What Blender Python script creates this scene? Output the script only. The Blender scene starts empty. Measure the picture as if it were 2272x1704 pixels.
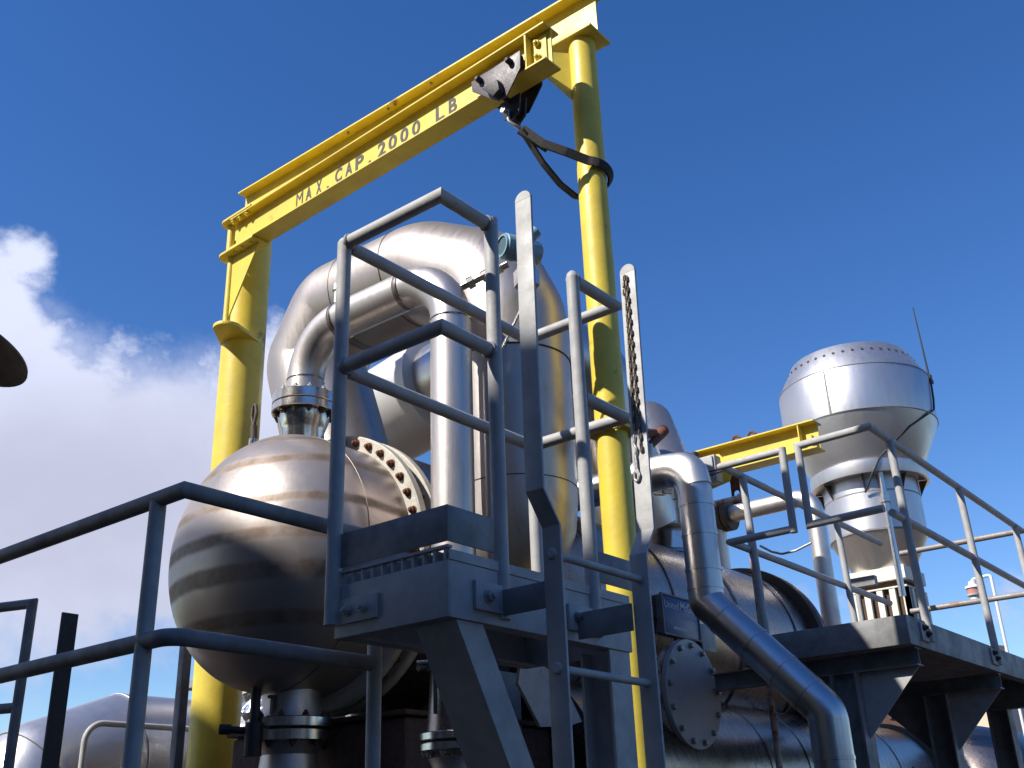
import bpy, bmesh, math, random
from mathutils import Vector, Matrix, Quaternion
V = Vector
R = math.radians
random.seed(7)
scene = bpy.context.scene
COL = scene.collection

# ------------------------------------------------------------------ camera
cam_d = bpy.data.cameras.new('camera')
cam_d.sensor_width = 36.0
cam_d.lens = 37.117
cam_d.clip_start = 0.05
cam_d.clip_end = 5000
cam = bpy.data.objects.new('camera', cam_d)
COL.objects.link(cam)
yaw, pit, rol = R(38.08), R(23.57), R(2.137)
fw = V((math.cos(yaw) * math.cos(pit), math.sin(yaw) * math.cos(pit), math.sin(pit)))
rt = fw.cross(V((0, 0, 1))).normalized()
dn = fw.cross(rt)
rt2 = math.cos(rol) * rt + math.sin(rol) * dn
dn2 = -math.sin(rol) * rt + math.cos(rol) * dn
m = Matrix((rt2, -dn2, -fw)).transposed().to_4x4()
m.translation = V((0, 0, 1.6))
cam.matrix_world = m
scene.camera = cam

# ------------------------------------------------------------------ light, sky, exposure
SUN_AZ, SUN_EL = 159.0, 43.0        # direction towards the sun, degrees from +x / above the horizon
sun_dir = V((math.cos(R(SUN_EL)) * math.cos(R(SUN_AZ)), math.cos(R(SUN_EL)) * math.sin(R(SUN_AZ)), math.sin(R(SUN_EL))))
sd = bpy.data.lights.new('sun', 'SUN')
sd.energy = 5.0
sd.angle = R(0.6)
sd.color = (1.0, 0.955, 0.88)
sun = bpy.data.objects.new('sun', sd)
COL.objects.link(sun)
sun.rotation_mode = 'QUATERNION'
sun.rotation_quaternion = sun_dir.to_track_quat('Z', 'Y')
scene.view_settings.view_transform = 'Standard'
scene.view_settings.look = 'None'
scene.view_settings.gamma = 1.0
scene.view_settings.exposure = 0.45
scene.view_settings.use_curve_mapping = False

world = bpy.data.worlds.new('World')
scene.world = world
world.use_nodes = True


def build_world():
    nt = world.node_tree
    n, l = nt.nodes, nt.links
    n.clear()
    def math_(op, a, b=None, c=None, clamp=False):
        x = n.new('ShaderNodeMath'); x.operation = op; x.use_clamp = clamp
        for i, v in enumerate((a, b, c)):
            if v is None: continue
            if isinstance(v, (int, float)): x.inputs[i].default_value = v
            else: l.new(v, x.inputs[i])
        return x.outputs[0]
    def ramp(v, a, b):
        x = n.new('ShaderNodeMapRange'); x.interpolation_type = 'SMOOTHSTEP'
        x.inputs['From Min'].default_value = a; x.inputs['From Max'].default_value = b
        l.new(v, x.inputs['Value'])
        return x.outputs[0]
    sky = n.new('ShaderNodeTexSky')
    sky.sky_type = 'NISHITA'
    sky.sun_disc = False
    sky.sun_elevation = R(SUN_EL)
    # sky texture: rotation is measured clockwise from +y
    sky.sun_rotation = R(90 - SUN_AZ)
    sky.air_density = 1.0
    sky.dust_density = 0.15
    sky.ozone_density = 2.2
    sky.altitude = 300
    hs = n.new('ShaderNodeHueSaturation')
    hs.inputs['Saturation'].default_value = 1.31
    hs.inputs['Hue'].default_value = 0.512
    hs.inputs['Value'].default_value = 1.0
    l.new(sky.outputs[0], hs.inputs['Color'])
    tc = n.new('ShaderNodeTexCoord')
    nrm = n.new('ShaderNodeVectorMath'); nrm.operation = 'NORMALIZE'
    l.new(tc.outputs['Generated'], nrm.inputs[0])
    sep = n.new('ShaderNodeSeparateXYZ'); l.new(nrm.outputs[0], sep.inputs[0])
    az = math_('MULTIPLY', math_('ARCTAN2', sep.outputs[1], sep.outputs[0]), 57.2958)
    el = math_('MULTIPLY', math_('ARCSINE', sep.outputs[2]), 57.2958)
    mp = n.new('ShaderNodeMapping'); mp.inputs['Scale'].default_value = (1, 1, 1.25)
    l.new(nrm.outputs[0], mp.inputs[0])
    ns = n.new('ShaderNodeTexNoise'); ns.inputs['Scale'].default_value = 5.5; ns.inputs['Detail'].default_value = 7; ns.inputs['Roughness'].default_value = 0.55
    l.new(mp.outputs[0], ns.inputs['Vector'])
    ns2 = n.new('ShaderNodeTexNoise'); ns2.inputs['Scale'].default_value = 14; ns2.inputs['Detail'].default_value = 8; ns2.inputs['Roughness'].default_value = 0.6
    l.new(mp.outputs[0], ns2.inputs['Vector'])
    # cloud bank: top edge undulates around 26 degrees on the left and sinks to the right
    bump = math_('MULTIPLY', math_('SUBTRACT', ns.outputs[0], 0.5), 15)
    fine = math_('MULTIPLY', math_('SUBTRACT', ns2.outputs[0], 0.5), 11)
    top = math_('ADD', math_('ADD', bump, fine), 24.6)
    bulge = math_('MULTIPLY', ramp(az, 61.5, 66.5), 5.2)
    top = math_('ADD', top, bulge)
    top = math_('ADD', top, math_('MULTIPLY', ramp(az, 57.5, 53.0), 3.2))
    right = math_('MULTIPLY', ramp(az, 50.0, 40.0), 18)
    top = math_('SUBTRACT', top, right)
    d = math_('SUBTRACT', top, el)
    mask = ramp(d, 0.0, 3.6)
    solid = math_('MULTIPLY', ramp(math_('ADD', el, math_('MULTIPLY', fine, 0.5)), 26.5, 21.5), ramp(az, 44.0, 51.0))
    mask = math_('MAXIMUM', mask, solid)
    low = ramp(math_('ADD', el, math_('MULTIPLY', fine, 0.7)), 7.5, 11.5)
    mask = math_('MULTIPLY', mask, low)
    # keep some scattered cloud all round behind the camera so that metal has something to reflect
    back = math_('MULTIPLY', ramp(az, 95.0, 125.0), ramp(math_('ADD', ns.outputs[0], 0.0), 0.52, 0.66))
    back = math_('MULTIPLY', back, ramp(el, 3.0, 12.0))
    mask = math_('MAXIMUM', mask, math_('MULTIPLY', back, 0.8), clamp=True)
    # cloud colour: greyer lower in the bank and where it is thin
    ccol = n.new('ShaderNodeValToRGB')
    ccol.color_ramp.elements[0].position = 0.0; ccol.color_ramp.elements[0].color = (3.7, 3.8, 4.75, 1)
    ccol.color_ramp.elements[1].position = 1.0; ccol.color_ramp.elements[1].color = (5.3, 5.6, 6.9, 1)
    l.new(math_('ADD', math_('MULTIPLY', ramp(el, 17.0, 27.0), 0.75), math_('MULTIPLY', ramp(ns.outputs[0], 0.35, 0.65), 0.3)), ccol.inputs[0])
    mix = n.new('ShaderNodeMix'); mix.data_type = 'RGBA'
    l.new(math_('MULTIPLY', mask, 0.93), mix.inputs['Factor'])
    l.new(hs.outputs[0], mix.inputs[6]); l.new(ccol.outputs[0], mix.inputs[7])
    bg = n.new('ShaderNodeBackground'); bg.inputs['Strength'].default_value = 0.118
    l.new(mix.outputs[2], bg.inputs['Color'])
    out = n.new('ShaderNodeOutputWorld')
    l.new(bg.outputs[0], out.inputs['Surface'])


build_world()

# ------------------------------------------------------------------ materials
def new_mat(name):
    mt = bpy.data.materials.new(name)
    mt.use_nodes = True
    nt = mt.node_tree
    return mt, nt, nt.nodes, nt.links, nt.nodes['Principled BSDF']


def noise_(n, l, vec, scale, detail=5, rough=0.55):
    x = n.new('ShaderNodeTexNoise')
    x.inputs['Scale'].default_value = scale
    x.inputs['Detail'].default_value = detail
    x.inputs['Roughness'].default_value = rough
    if vec is not None: l.new(vec, x.inputs['Vector'])
    return x.outputs[0]


def ramp_(n, l, v, stops):
    x = n.new('ShaderNodeValToRGB')
    cr = x.color_ramp
    while len(cr.elements) < len(stops): cr.elements.new(0.5)
    for e, (p, c) in zip(cr.elements, stops):
        e.position = p
        e.color = (c, c, c, 1) if isinstance(c, (int, float)) else (*c, 1)
    l.new(v, x.inputs[0])
    return x.outputs[0]


def mixc(n, l, f, a, b, mode='MIX'):
    x = n.new('ShaderNodeMix'); x.data_type = 'RGBA'; x.blend_type = mode
    for s, v in ((x.inputs['Factor'], f), (x.inputs[6], a), (x.inputs[7], b)):
        if isinstance(v, (int, float)): s.default_value = v
        elif isinstance(v, tuple): s.default_value = (*v, 1)
        else: l.new(v, s)
    return x.outputs[2]


def mapping_(n, l, scale):
    tc = n.new('ShaderNodeTexCoord')
    mp = n.new('ShaderNodeMapping'); mp.inputs['Scale'].default_value = scale
    l.new(tc.outputs['Object'], mp.inputs[0])
    return mp.outputs[0]


def steel(name, base=(0.62, 0.58, 0.55), rough=(0.24, 0.42), streak=(6, 6, 0.6), stain=(0.33, 0.25, 0.17), stain_amt=0.35, bump=0.02, metal=1.0, bands=None):
    mt, nt, n, l, p = new_mat(name)
    tc = n.new('ShaderNodeTexCoord')
    sv = mapping_(n, l, streak)
    st = noise_(n, l, sv, 3.0, 6, 0.6)
    big = noise_(n, l, tc.outputs['Object'], 2.2, 5, 0.6)
    fine = noise_(n, l, sv, 30.0, 3, 0.5)
    sm = ramp_(n, l, st, [(0.48, 0.0), (0.72, 1.0)])
    sm2 = ramp_(n, l, big, [(0.45, 0.15), (0.7, 1.0)])
    f = n.new('ShaderNodeMath'); f.operation = 'MULTIPLY'; l.new(sm, f.inputs[0]); l.new(sm2, f.inputs[1])
    f2 = n.new('ShaderNodeMath'); f2.operation = 'MULTIPLY'; l.new(f.outputs[0], f2.inputs[0]); f2.inputs[1].default_value = stain_amt
    c = mixc(n, l, f2.outputs[0], base, stain)
    if bands:
        # weathered strips left by removed insulation bands, at fixed heights on the shell
        sp = n.new('ShaderNodeSeparateXYZ'); l.new(tc.outputs['Object'], sp.inputs[0])
        wob = n.new('ShaderNodeMath'); wob.operation = 'MULTIPLY_ADD'; l.new(big, wob.inputs[0]); wob.inputs[1].default_value = 0.05; l.new(sp.outputs[2], wob.inputs[2])
        tot = None
        for z0, hw in bands:
            s = n.new('ShaderNodeMath'); s.operation = 'SUBTRACT'; l.new(wob.outputs[0], s.inputs[0]); s.inputs[1].default_value = z0 + 0.025
            a = n.new('ShaderNodeMath'); a.operation = 'ABSOLUTE'; l.new(s.outputs[0], a.inputs[0])
            mr = n.new('ShaderNodeMapRange'); mr.interpolation_type = 'SMOOTHSTEP'
            mr.inputs['From Min'].default_value = hw + 0.02; mr.inputs['From Max'].default_value = hw - 0.012
            l.new(a.outputs[0], mr.inputs['Value'])
            if tot is None: tot = mr.outputs[0]
            else:
                ad = n.new('ShaderNodeMath'); ad.operation = 'MAXIMUM'; l.new(tot, ad.inputs[0]); l.new(mr.outputs[0], ad.inputs[1]); tot = ad.outputs[0]
        bn = n.new('ShaderNodeMath'); bn.operation = 'MULTIPLY'; l.new(tot, bn.inputs[0]); l.new(ramp_(n, l, noise_(n, l, tc.outputs['Object'], 7.0, 6, 0.65), [(0.35, 0.45), (0.65, 1.0)]), bn.inputs[1])
        c = mixc(n, l, bn.outputs[0], c, (0.17, 0.12, 0.085))
    l.new(c, p.inputs['Base Color'])
    p.inputs['Metallic'].default_value = metal
    r = n.new('ShaderNodeMapRange'); r.inputs['To Min'].default_value = rough[0]; r.inputs['To Max'].default_value = rough[1]
    mixn = n.new('ShaderNodeMath'); mixn.operation = 'MULTIPLY_ADD'; l.new(st, mixn.inputs[0]); mixn.inputs[1].default_value = 0.6
    m2 = n.new('ShaderNodeMath'); m2.operation = 'MULTIPLY'; l.new(fine, m2.inputs[0]); m2.inputs[1].default_value = 0.4
    l.new(m2.outputs[0], mixn.inputs[2])
    r.inputs['From Min'].default_value = 0.3; r.inputs['From Max'].default_value = 0.7
    l.new(mixn.outputs[0], r.inputs['Value'])
    if bands:
        ra = n.new('ShaderNodeMath'); ra.operation = 'MULTIPLY_ADD'; l.new(tot, ra.inputs[0]); ra.inputs[1].default_value = 0.2; l.new(r.outputs[0], ra.inputs[2])
        l.new(ra.outputs[0], p.inputs['Roughness'])
    else:
        l.new(r.outputs[0], p.inputs['Roughness'])
    b = n.new('ShaderNodeBump'); b.inputs['Strength'].default_value = 1.0; b.inputs['Distance'].default_value = bump
    bs = n.new('ShaderNodeMath'); bs.operation = 'MULTIPLY_ADD'; l.new(big, bs.inputs[0]); bs.inputs[1].default_value = 1.0
    l.new(m2.outputs[0], bs.inputs[2])
    m3 = n.new('ShaderNodeMath'); m3.operation = 'MULTIPLY'; l.new(m2.outputs[0], m3.inputs[0]); m3.inputs[1].default_value = 0.03
    l.new(m3.outputs[0], bs.inputs[2])
    l.new(bs.outputs[0], b.inputs['Height'])
    l.new(b.outputs[0], p.inputs['Normal'])
    return mt


def paint(name, base, worn, rough=(0.35, 0.6), metal=0.0, wear=0.5, scale=9, rust=None, rust_amt=0.0, bump=0.002, streak=(1, 1, 1)):
    mt, nt, n, l, p = new_mat(name)
    sv = mapping_(n, l, streak)
    a = noise_(n, l, sv, scale, 7, 0.6)
    b = noise_(n, l, sv, scale * 6, 5, 0.6)
    c = mixc(n, l, ramp_(n, l, a, [(0.4, 0.0), (0.68, wear)]), base, worn)
    c = mixc(n, l, ramp_(n, l, b, [(0.35, 0.0), (0.75, 0.35 * wear + 0.05)]), c, worn)
    if rust:
        rn = noise_(n, l, sv, scale * 0.55, 8, 0.68)
        c = mixc(n, l, ramp_(n, l, rn, [(0.66 - rust_amt, 0.0), (0.72 - rust_amt, 0.9)]), c, rust)
    l.new(c, p.inputs['Base Color'])
    p.inputs['Metallic'].default_value = metal
    r = n.new('ShaderNodeMapRange'); r.inputs['To Min'].default_value = rough[0]; r.inputs['To Max'].default_value = rough[1]
    l.new(a, r.inputs['Value']); r.inputs['From Min'].default_value = 0.3; r.inputs['From Max'].default_value = 0.7
    l.new(r.outputs[0], p.inputs['Roughness'])
    bp = n.new('ShaderNodeBump'); bp.inputs['Distance'].default_value = bump
    l.new(b, bp.inputs['Height']); l.new(bp.outputs[0], p.inputs['Normal'])
    return mt


M = {}
M['yellow'] = paint('yellow_paint', (0.76, 0.595, 0.065), (0.60, 0.44, 0.06), (0.34, 0.55), 0, 0.75, 5, (0.24, 0.09, 0.03), 0.035, 0.0012)
M['galv'] = paint('galvanised_steel', (0.43, 0.422, 0.412), (0.31, 0.305, 0.298), (0.5, 0.7), 0.0, 0.7, 14, (0.25, 0.20, 0.16), 0.01, 0.001)
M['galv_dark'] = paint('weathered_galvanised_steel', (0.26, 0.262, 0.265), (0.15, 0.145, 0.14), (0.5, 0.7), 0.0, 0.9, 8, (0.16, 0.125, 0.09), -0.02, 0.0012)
M['galv_rusty'] = paint('rusting_galvanised_steel', (0.30, 0.28, 0.27), (0.22, 0.19, 0.17), (0.5, 0.7), 0.2, 0.9, 10, (0.28, 0.13, 0.06), 0.10, 0.0012)
M['steel_tank'] = steel('stainless_shell', (0.37, 0.325, 0.30), (0.33, 0.46), (3, 3, 3), (0.30, 0.22, 0.15), 0.35, 0.003, metal=0.6, bands=[(1.13, 0.024), (0.885, 0.022), (0.70, 0.03), (0.52, 0.04), (0.30, 0.03), (1.30, 0.012)])
M['steel_pipe'] = steel('stainless_pipe', (0.55, 0.51, 0.485), (0.34, 0.52), (11, 11, 1.2), (0.27, 0.22, 0.175), 0.8, 0.003, metal=0.85)
M['steel_run'] = steel('stainless_pipe_run', (0.45, 0.405, 0.375), (0.34, 0.52), (2, 16, 2), (0.25, 0.2, 0.16), 0.85, 0.003, metal=0.85)
M['steel_vessel'] = steel('stainless_cladding', (0.33, 0.275, 0.245), (0.22, 0.34), (9, 1.5, 1.5), (0.25, 0.17, 0.11), 0.5, 0.006)
M['steel_clad'] = steel('bright_cladding', (0.54, 0.53, 0.53), (0.28, 0.42), (8, 8, 0.8), (0.30, 0.27, 0.25), 0.35, 0.004)
M['steel_light'] = steel('pale_stack_steel', (0.56, 0.555, 0.57), (0.36, 0.48), (5, 5, 0.8), (0.36, 0.32, 0.29), 0.5, 0.003, metal=0.9)
M['matt_duct'] = steel('matt_grey_duct', (0.56, 0.54, 0.54), (0.45, 0.6), (3, 3, 3), (0.4, 0.35, 0.32), 0.4, 0.003, metal=0.3)
M['heat_tint'] = steel('heat_tinted_steel', (0.20, 0.165, 0.14), (0.35, 0.5), (9, 9, 9), (0.1, 0.08, 0.06), 0.5, 0.003, metal=0.85)
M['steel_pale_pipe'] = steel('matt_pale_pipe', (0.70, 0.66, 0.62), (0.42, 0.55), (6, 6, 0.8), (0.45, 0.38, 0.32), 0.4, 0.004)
M['flange_white'] = paint('cream_flange_face', (0.50, 0.475, 0.41), (0.36, 0.33, 0.27), (0.5, 0.7), 0.2, 0.6, 12, (0.25, 0.15, 0.08), -0.04)
M['flange_steel'] = steel('machined_flange', (0.62, 0.59, 0.55), (0.16, 0.3), (4, 4, 4), (0.33, 0.22, 0.12), 0.6, 0.003)
M['blind'] = steel('blind_cover_steel', (0.42, 0.405, 0.405), (0.45, 0.6), (4, 4, 1.2), (0.20, 0.18, 0.165), 0.6, 0.003, metal=0.35)
M['rust'] = paint('rust', (0.22, 0.07, 0.03), (0.10, 0.035, 0.018), (0.7, 0.9), 0, 0.8, 40, None, 0, 0.004)
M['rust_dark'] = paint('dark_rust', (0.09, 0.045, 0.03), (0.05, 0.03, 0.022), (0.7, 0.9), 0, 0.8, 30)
M['rust_pipe'] = paint('rusty_white_pipe', (0.62, 0.55, 0.50), (0.45, 0.33, 0.27), (0.6, 0.8), 0, 0.8, 18, (0.30, 0.10, 0.045), 0.16, 0.004)
M['zinc'] = paint('zinc_bolt', (0.45, 0.44, 0.42), (0.25, 0.23, 0.2), (0.3, 0.5), 0.8, 0.6, 40)
M['bolt_dark'] = paint('dark_bolt', (0.06, 0.05, 0.045), (0.12, 0.08, 0.05), (0.5, 0.7), 0.4, 0.6, 40)
M['trolley'] = paint('grey_trolley_paint', (0.135, 0.108, 0.112), (0.10, 0.08, 0.08), (0.35, 0.55), 0.0, 0.6, 14, (0.05, 0.03, 0.03), -0.05)
M['black'] = paint('black_steel', (0.018, 0.016, 0.018), (0.03, 0.027, 0.025), (0.5, 0.7), 0, 0.5, 12)
M['strap'] = paint('dark_webbing', (0.025, 0.023, 0.022), (0.07, 0.06, 0.045), (0.8, 0.95), 0, 0.8, 60)
M['ink'] = paint('stencil_ink', (0.045, 0.048, 0.055), (0.12, 0.115, 0.09), (0.6, 0.8), 0, 0.6, 30, (0.70, 0.55, 0.08), 0.045)
M['teal'] = paint('teal_enamel', (0.20, 0.35, 0.41), (0.15, 0.27, 0.32), (0.3, 0.45), 0, 0.5, 20)
M['glass_dark'] = paint('instrument_glass', (0.09, 0.14, 0.15), (0.06, 0.09, 0.10), (0.08, 0.14), 0, 0.3, 10)
M['chain'] = paint('dark_chain', (0.10, 0.085, 0.07), (0.24, 0.2, 0.15), (0.35, 0.55), 0.7, 0.8, 50)
M['foil'] = steel('crumpled_foil', (0.8, 0.8, 0.82), (0.15, 0.3), (20, 20, 20), (0.6, 0.6, 0.6), 0.2, 0.06)
M['blue_sign'] = paint('blue_sign_face', (0.012, 0.05, 0.20), (0.02, 0.06, 0.2), (0.25, 0.4), 0, 0.4, 10)
M['sign_white'] = paint('sign_lettering', (0.55, 0.60, 0.65), (0.45, 0.5, 0.55), (0.4, 0.6), 0, 0.3, 10)
M['white'] = paint('white_plastic', (0.75, 0.75, 0.74), (0.6, 0.6, 0.58), (0.4, 0.6), 0, 0.3, 10)
M['red'] = paint('red_lens', (0.45, 0.22, 0.19), (0.4, 0.2, 0.17), (0.2, 0.3), 0, 0.3, 10)
M['cream'] = paint('cream_insulation', (0.72, 0.64, 0.52), (0.6, 0.5, 0.4), (0.7, 0.9), 0, 0.6, 12, None, 0, 0.02)
M['beige'] = paint('beige_render', (0.66, 0.50, 0.37), (0.58, 0.43, 0.31), (0.8, 0.95), 0, 0.5, 3)
M['concrete'] = paint('concrete_apron', (0.060, 0.038, 0.027), (0.042, 0.027, 0.02), (0.8, 0.95), 0, 0.9, 0.6)
M['dark_wood'] = paint('weathered_boards', (0.26, 0.20, 0.17), (0.14, 0.10, 0.09), (0.7, 0.9), 0, 0.9, 6, None, 0, 0.01, (1, 1, 12))
M['brown_dish'] = paint('brown_hood_metal', (0.10, 0.075, 0.06), (0.065, 0.05, 0.04), (0.5, 0.7), 0.2, 0.8, 10)
M['wall_brick'] = paint('dark_brick_wall', (0.10, 0.07, 0.055), (0.07, 0.05, 0.04), (0.8, 0.95), 0, 0.8, 4)
M['window_glass'] = paint('window_glass', (0.03, 0.035, 0.04), (0.04, 0.045, 0.05), (0.05, 0.1), 0, 0.3, 3)
M['louver_white'] = paint('pale_louvre_frame', (0.72, 0.70, 0.60), (0.6, 0.57, 0.46), (0.5, 0.7), 0.1, 0.6, 8, (0.4, 0.22, 0.1), -0.03)
M['cable'] = paint('black_cable', (0.03, 0.03, 0.032), (0.05, 0.05, 0.05), (0.5, 0.6), 0, 0.4, 30)

# ------------------------------------------------------------------ mesh builder
class MB:
    def __init__(self):
        self.v, self.f = [], []

    def add(self, vs, fs):
        b = len(self.v)
        self.v += [V(x) for x in vs]
        self.f += [[i + b for i in f] for f in fs]
        return self

    def box(self, lo, hi, rot=None, bev=0.0, about=None):
        lo, hi = V(lo), V(hi)
        bm = bmesh.new()
        bmesh.ops.create_cube(bm, size=1)
        for q in bm.verts:
            q.co = V(((q.co.x + .5) * (hi.x - lo.x) + lo.x, (q.co.y + .5) * (hi.y - lo.y) + lo.y, (q.co.z + .5) * (hi.z - lo.z) + lo.z))
        if bev:
            bmesh.ops.bevel(bm, geom=bm.edges[:], offset=bev, segments=2, affect='EDGES', profile=0.5)
        self.take(bm, rot, about)
        return self

    def take(self, bm, rot=None, about=None):
        bm.verts.ensure_lookup_table()
        vs = [q.co.copy() for q in bm.verts]
        if rot is not None:
            a = V(about) if about is not None else sum(vs, V((0, 0, 0))) / len(vs)
            vs = [rot @ (q - a) + a for q in vs]
        fs = [[q.index for q in f.verts] for f in bm.faces]
        self.add(vs, fs)
        bm.free()

    def prism(self, poly, ext, bev=0.0):
        """polygon (3-d points, planar) pushed along ext"""
        poly = [V(p) for p in poly]
        ext = V(ext)
        bm = bmesh.new()
        a = [bm.verts.new(p) for p in poly]
        b = [bm.verts.new(p + ext) for p in poly]
        n = len(poly)
        bm.faces.new(a)
        bm.faces.new(b[::-1])
        for i in range(n):
            bm.faces.new((a[i], b[i], b[(i + 1) % n], a[(i + 1) % n]))
        bmesh.ops.recalc_face_normals(bm, faces=bm.faces[:])
        if bev:
            bmesh.ops.bevel(bm, geom=bm.edges[:], offset=bev, segments=2, affect='EDGES', profile=0.5)
        bm.verts.index_update()
        self.take(bm)
        return self

    def tube(self, pts, r, seg=20, bend=0.0, caps=True, bseg=8, radii=None, closed=False, flat=None):
        """pipe along pts; corners rounded to centre-line radius bend, mitred where bend is 0.
        flat=(w,h,up): rectangular strip instead of a round pipe"""
        pts = [V(p) for p in pts]
        if bend and len(pts) > 2:
            out = [pts[0]]
            for i in range(1, len(pts) - 1):
                p, a, b = pts[i], (pts[i - 1] - pts[i]).normalized(), (pts[i + 1] - pts[i]).normalized()
                ang = math.acos(max(-1, min(1, a.dot(b))))
                if ang > math.pi - 0.02:
                    out.append(p); continue
                half = ang / 2
                bb = bend if isinstance(bend, (int, float)) else bend[i - 1]
                if bb <= 0:
                    out.append(p); continue
                t = min(bb / math.tan(half), 0.499 * (pts[i - 1] - p).length if i > 1 else 0.98 * (pts[i - 1] - p).length,
                        0.499 * (pts[i + 1] - p).length if i < len(pts) - 2 else 0.98 * (pts[i + 1] - p).length)
                rad = t * math.tan(half)
                c = p + (a + b).normalized() * (rad / math.sin(half))
                s, e = p + a * t - c, p + b * t - c
                tot = math.pi - ang
                ax = s.cross(e).normalized()
                for k in range(bseg + 1):
                    out.append(c + Quaternion(ax, tot * k / bseg) @ s)
            out.append(pts[-1])
            pts = out
        n = len(pts)
        tang = []
        for i in range(n):
            a = (pts[i] - pts[i - 1]).normalized() if i > 0 else None
            b = (pts[i + 1] - pts[i]).normalized() if i < n - 1 else None
            if closed:
                a = (pts[i] - pts[i - 1]).normalized(); b = (pts[(i + 1) % n] - pts[i]).normalized()
            tang.append((a, b))
        d0 = tang[0][1]
        up = V((0, 0, 1)) if abs(d0.z) < 0.9 else V((1, 0, 0))
        if flat: up = V(flat[2])
        u = (up - d0 * up.dot(d0)).normalized()
        vs = []
        prev = d0
        for i in range(n):
            a, b = tang[i]
            cur_in = a if a is not None else b
            if i > 0:
                q = prev.rotation_difference(cur_in)
                u = (q @ u)
                u = (u - cur_in * u.dot(cur_in)).normalized()
                prev = cur_in
            w = cur_in.cross(u).normalized()
            rr = radii[i] if radii else r
            if flat:
                ww, hh = flat[0] / 2, flat[1] / 2
                ring = [u * hh + w * ww, u * hh - w * ww, -u * hh - w * ww, -u * hh + w * ww]
            else:
                ring = [(u * math.cos(2 * math.pi * k / seg) + w * math.sin(2 * math.pi * k / seg)) * rr for k in range(seg)]
            if a is not None and b is not None and (a - b).length > 1e-5:
                nrm = (a + b).normalized()
                ring = [o - a * (o.dot(nrm) / a.dot(nrm)) for o in ring]
            vs += [pts[i] + o for o in ring]
        s = 4 if flat else seg
        fs = []
        for i in range(n if closed else n - 1):
            for k in range(s):
                i2 = (i + 1) % n
                fs.append((i * s + k, i * s + (k + 1) % s, i2 * s + (k + 1) % s, i2 * s + k))
        if caps and not closed:
            fs.append(tuple(range(s))[::-1])
            fs.append(tuple(range((n - 1) * s, n * s)))
        return self.add(vs, fs)

    def lathe(self, prof, origin=(0, 0, 0), axis=(0, 0, 1), seg=48, caps=True):
        """profile of (radius, height) turned round axis through origin"""
        ax = V(axis).normalized()
        q = V((0, 0, 1)).rotation_difference(ax)
        o = V(origin)
        vs, fs = [], []
        for (r, h) in prof:
            r = max(r, 1e-4)
            for k in range(seg):
                t = 2 * math.pi * k / seg
                vs.append(o + q @ V((r * math.cos(t), r * math.sin(t), h)))
        n = len(prof)
        for i in range(n - 1):
            for k in range(seg):
                fs.append((i * seg + k, i * seg + (k + 1) % seg, (i + 1) * seg + (k + 1) % seg, (i + 1) * seg + k))
        if caps:
            fs.append(tuple(range(seg))[::-1])
            fs.append(tuple(range((n - 1) * seg, n * seg)))
        return self.add(vs, fs)

    def disc(self, c, axis, r, t, seg=48, ch=0.004):
        return self.lathe([(r - ch, -t / 2), (r, -t / 2 + ch), (r, t / 2 - ch), (r - ch, t / 2)], c, axis, seg)

    def ibeam(self, p0, p1, h, bf, tf, tw, side=None):
        p0, p1 = V(p0), V(p1)
        d = (p1 - p0).normalized()
        up = V((0, 0, 1))
        if abs(d.z) > 0.9: up = V(side or (0, 1, 0))
        up = (up - d * up.dot(d)).normalized()
        s = d.cross(up).normalized()
        h2, b2, w2 = h / 2, bf / 2, tw / 2
        pr = [(-b2, -h2), (b2, -h2), (b2, -h2 + tf), (w2, -h2 + tf), (w2, h2 - tf), (b2, h2 - tf), (b2, h2), (-b2, h2), (-b2, h2 - tf), (-w2, h2 - tf), (-w2, -h2 + tf), (-b2, -h2 + tf)]
        return self.prism([p0 + s * x + up * z for x, z in pr], p1 - p0)

    def channel(self, p0, p1, h, bf, t, inward):
        """channel section whose web lies on the line p0-p1 and whose flanges point inward"""
        p0, p1, w = V(p0), V(p1), V(inward).normalized()
        up = V((0, 0, 1))
        pr = [(0, 0), (bf, 0), (bf, t), (t, t), (t, h - t), (bf, h - t), (bf, h), (0, h)]
        return self.prism([p0 + w * x + up * z for x, z in pr], p1 - p0)

    def build(self, name, mat, parent=None, angle=32, smooth=True):
        org = V((0, 0, 0))
        p = parent
        while p is not None:
            org += V(p.location); p = p.parent
        me = bpy.data.meshes.new(name)
        me.from_pydata([tuple(v - org) for v in self.v], [], self.f)
        bm = bmesh.new(); bm.from_mesh(me)
        bmesh.ops.recalc_face_normals(bm, faces=bm.faces[:])
        bm.to_mesh(me); bm.free()
        me.materials.append(mat)
        if smooth:
            me.polygons.foreach_set('use_smooth', [True] * len(me.polygons))
            me.set_sharp_from_angle(angle=R(angle))
        me.update()
        o = bpy.data.objects.new(name, me)
        COL.objects.link(o)
        if parent is not None: o.parent = parent
        return o


def tag(o, label=None, cat=None, group=None, kind=None):
    if label: o['label'] = label
    if cat: o['category'] = cat
    if group: o['group'] = group
    if kind: o['kind'] = kind
    return o


def thing(name, label, cat, loc, group=None):
    o = bpy.data.objects.new(name, None)
    o.empty_display_size = 0.2
    COL.objects.link(o)
    o.location = loc
    return tag(o, label, cat, group)


_bolts = {}


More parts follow.
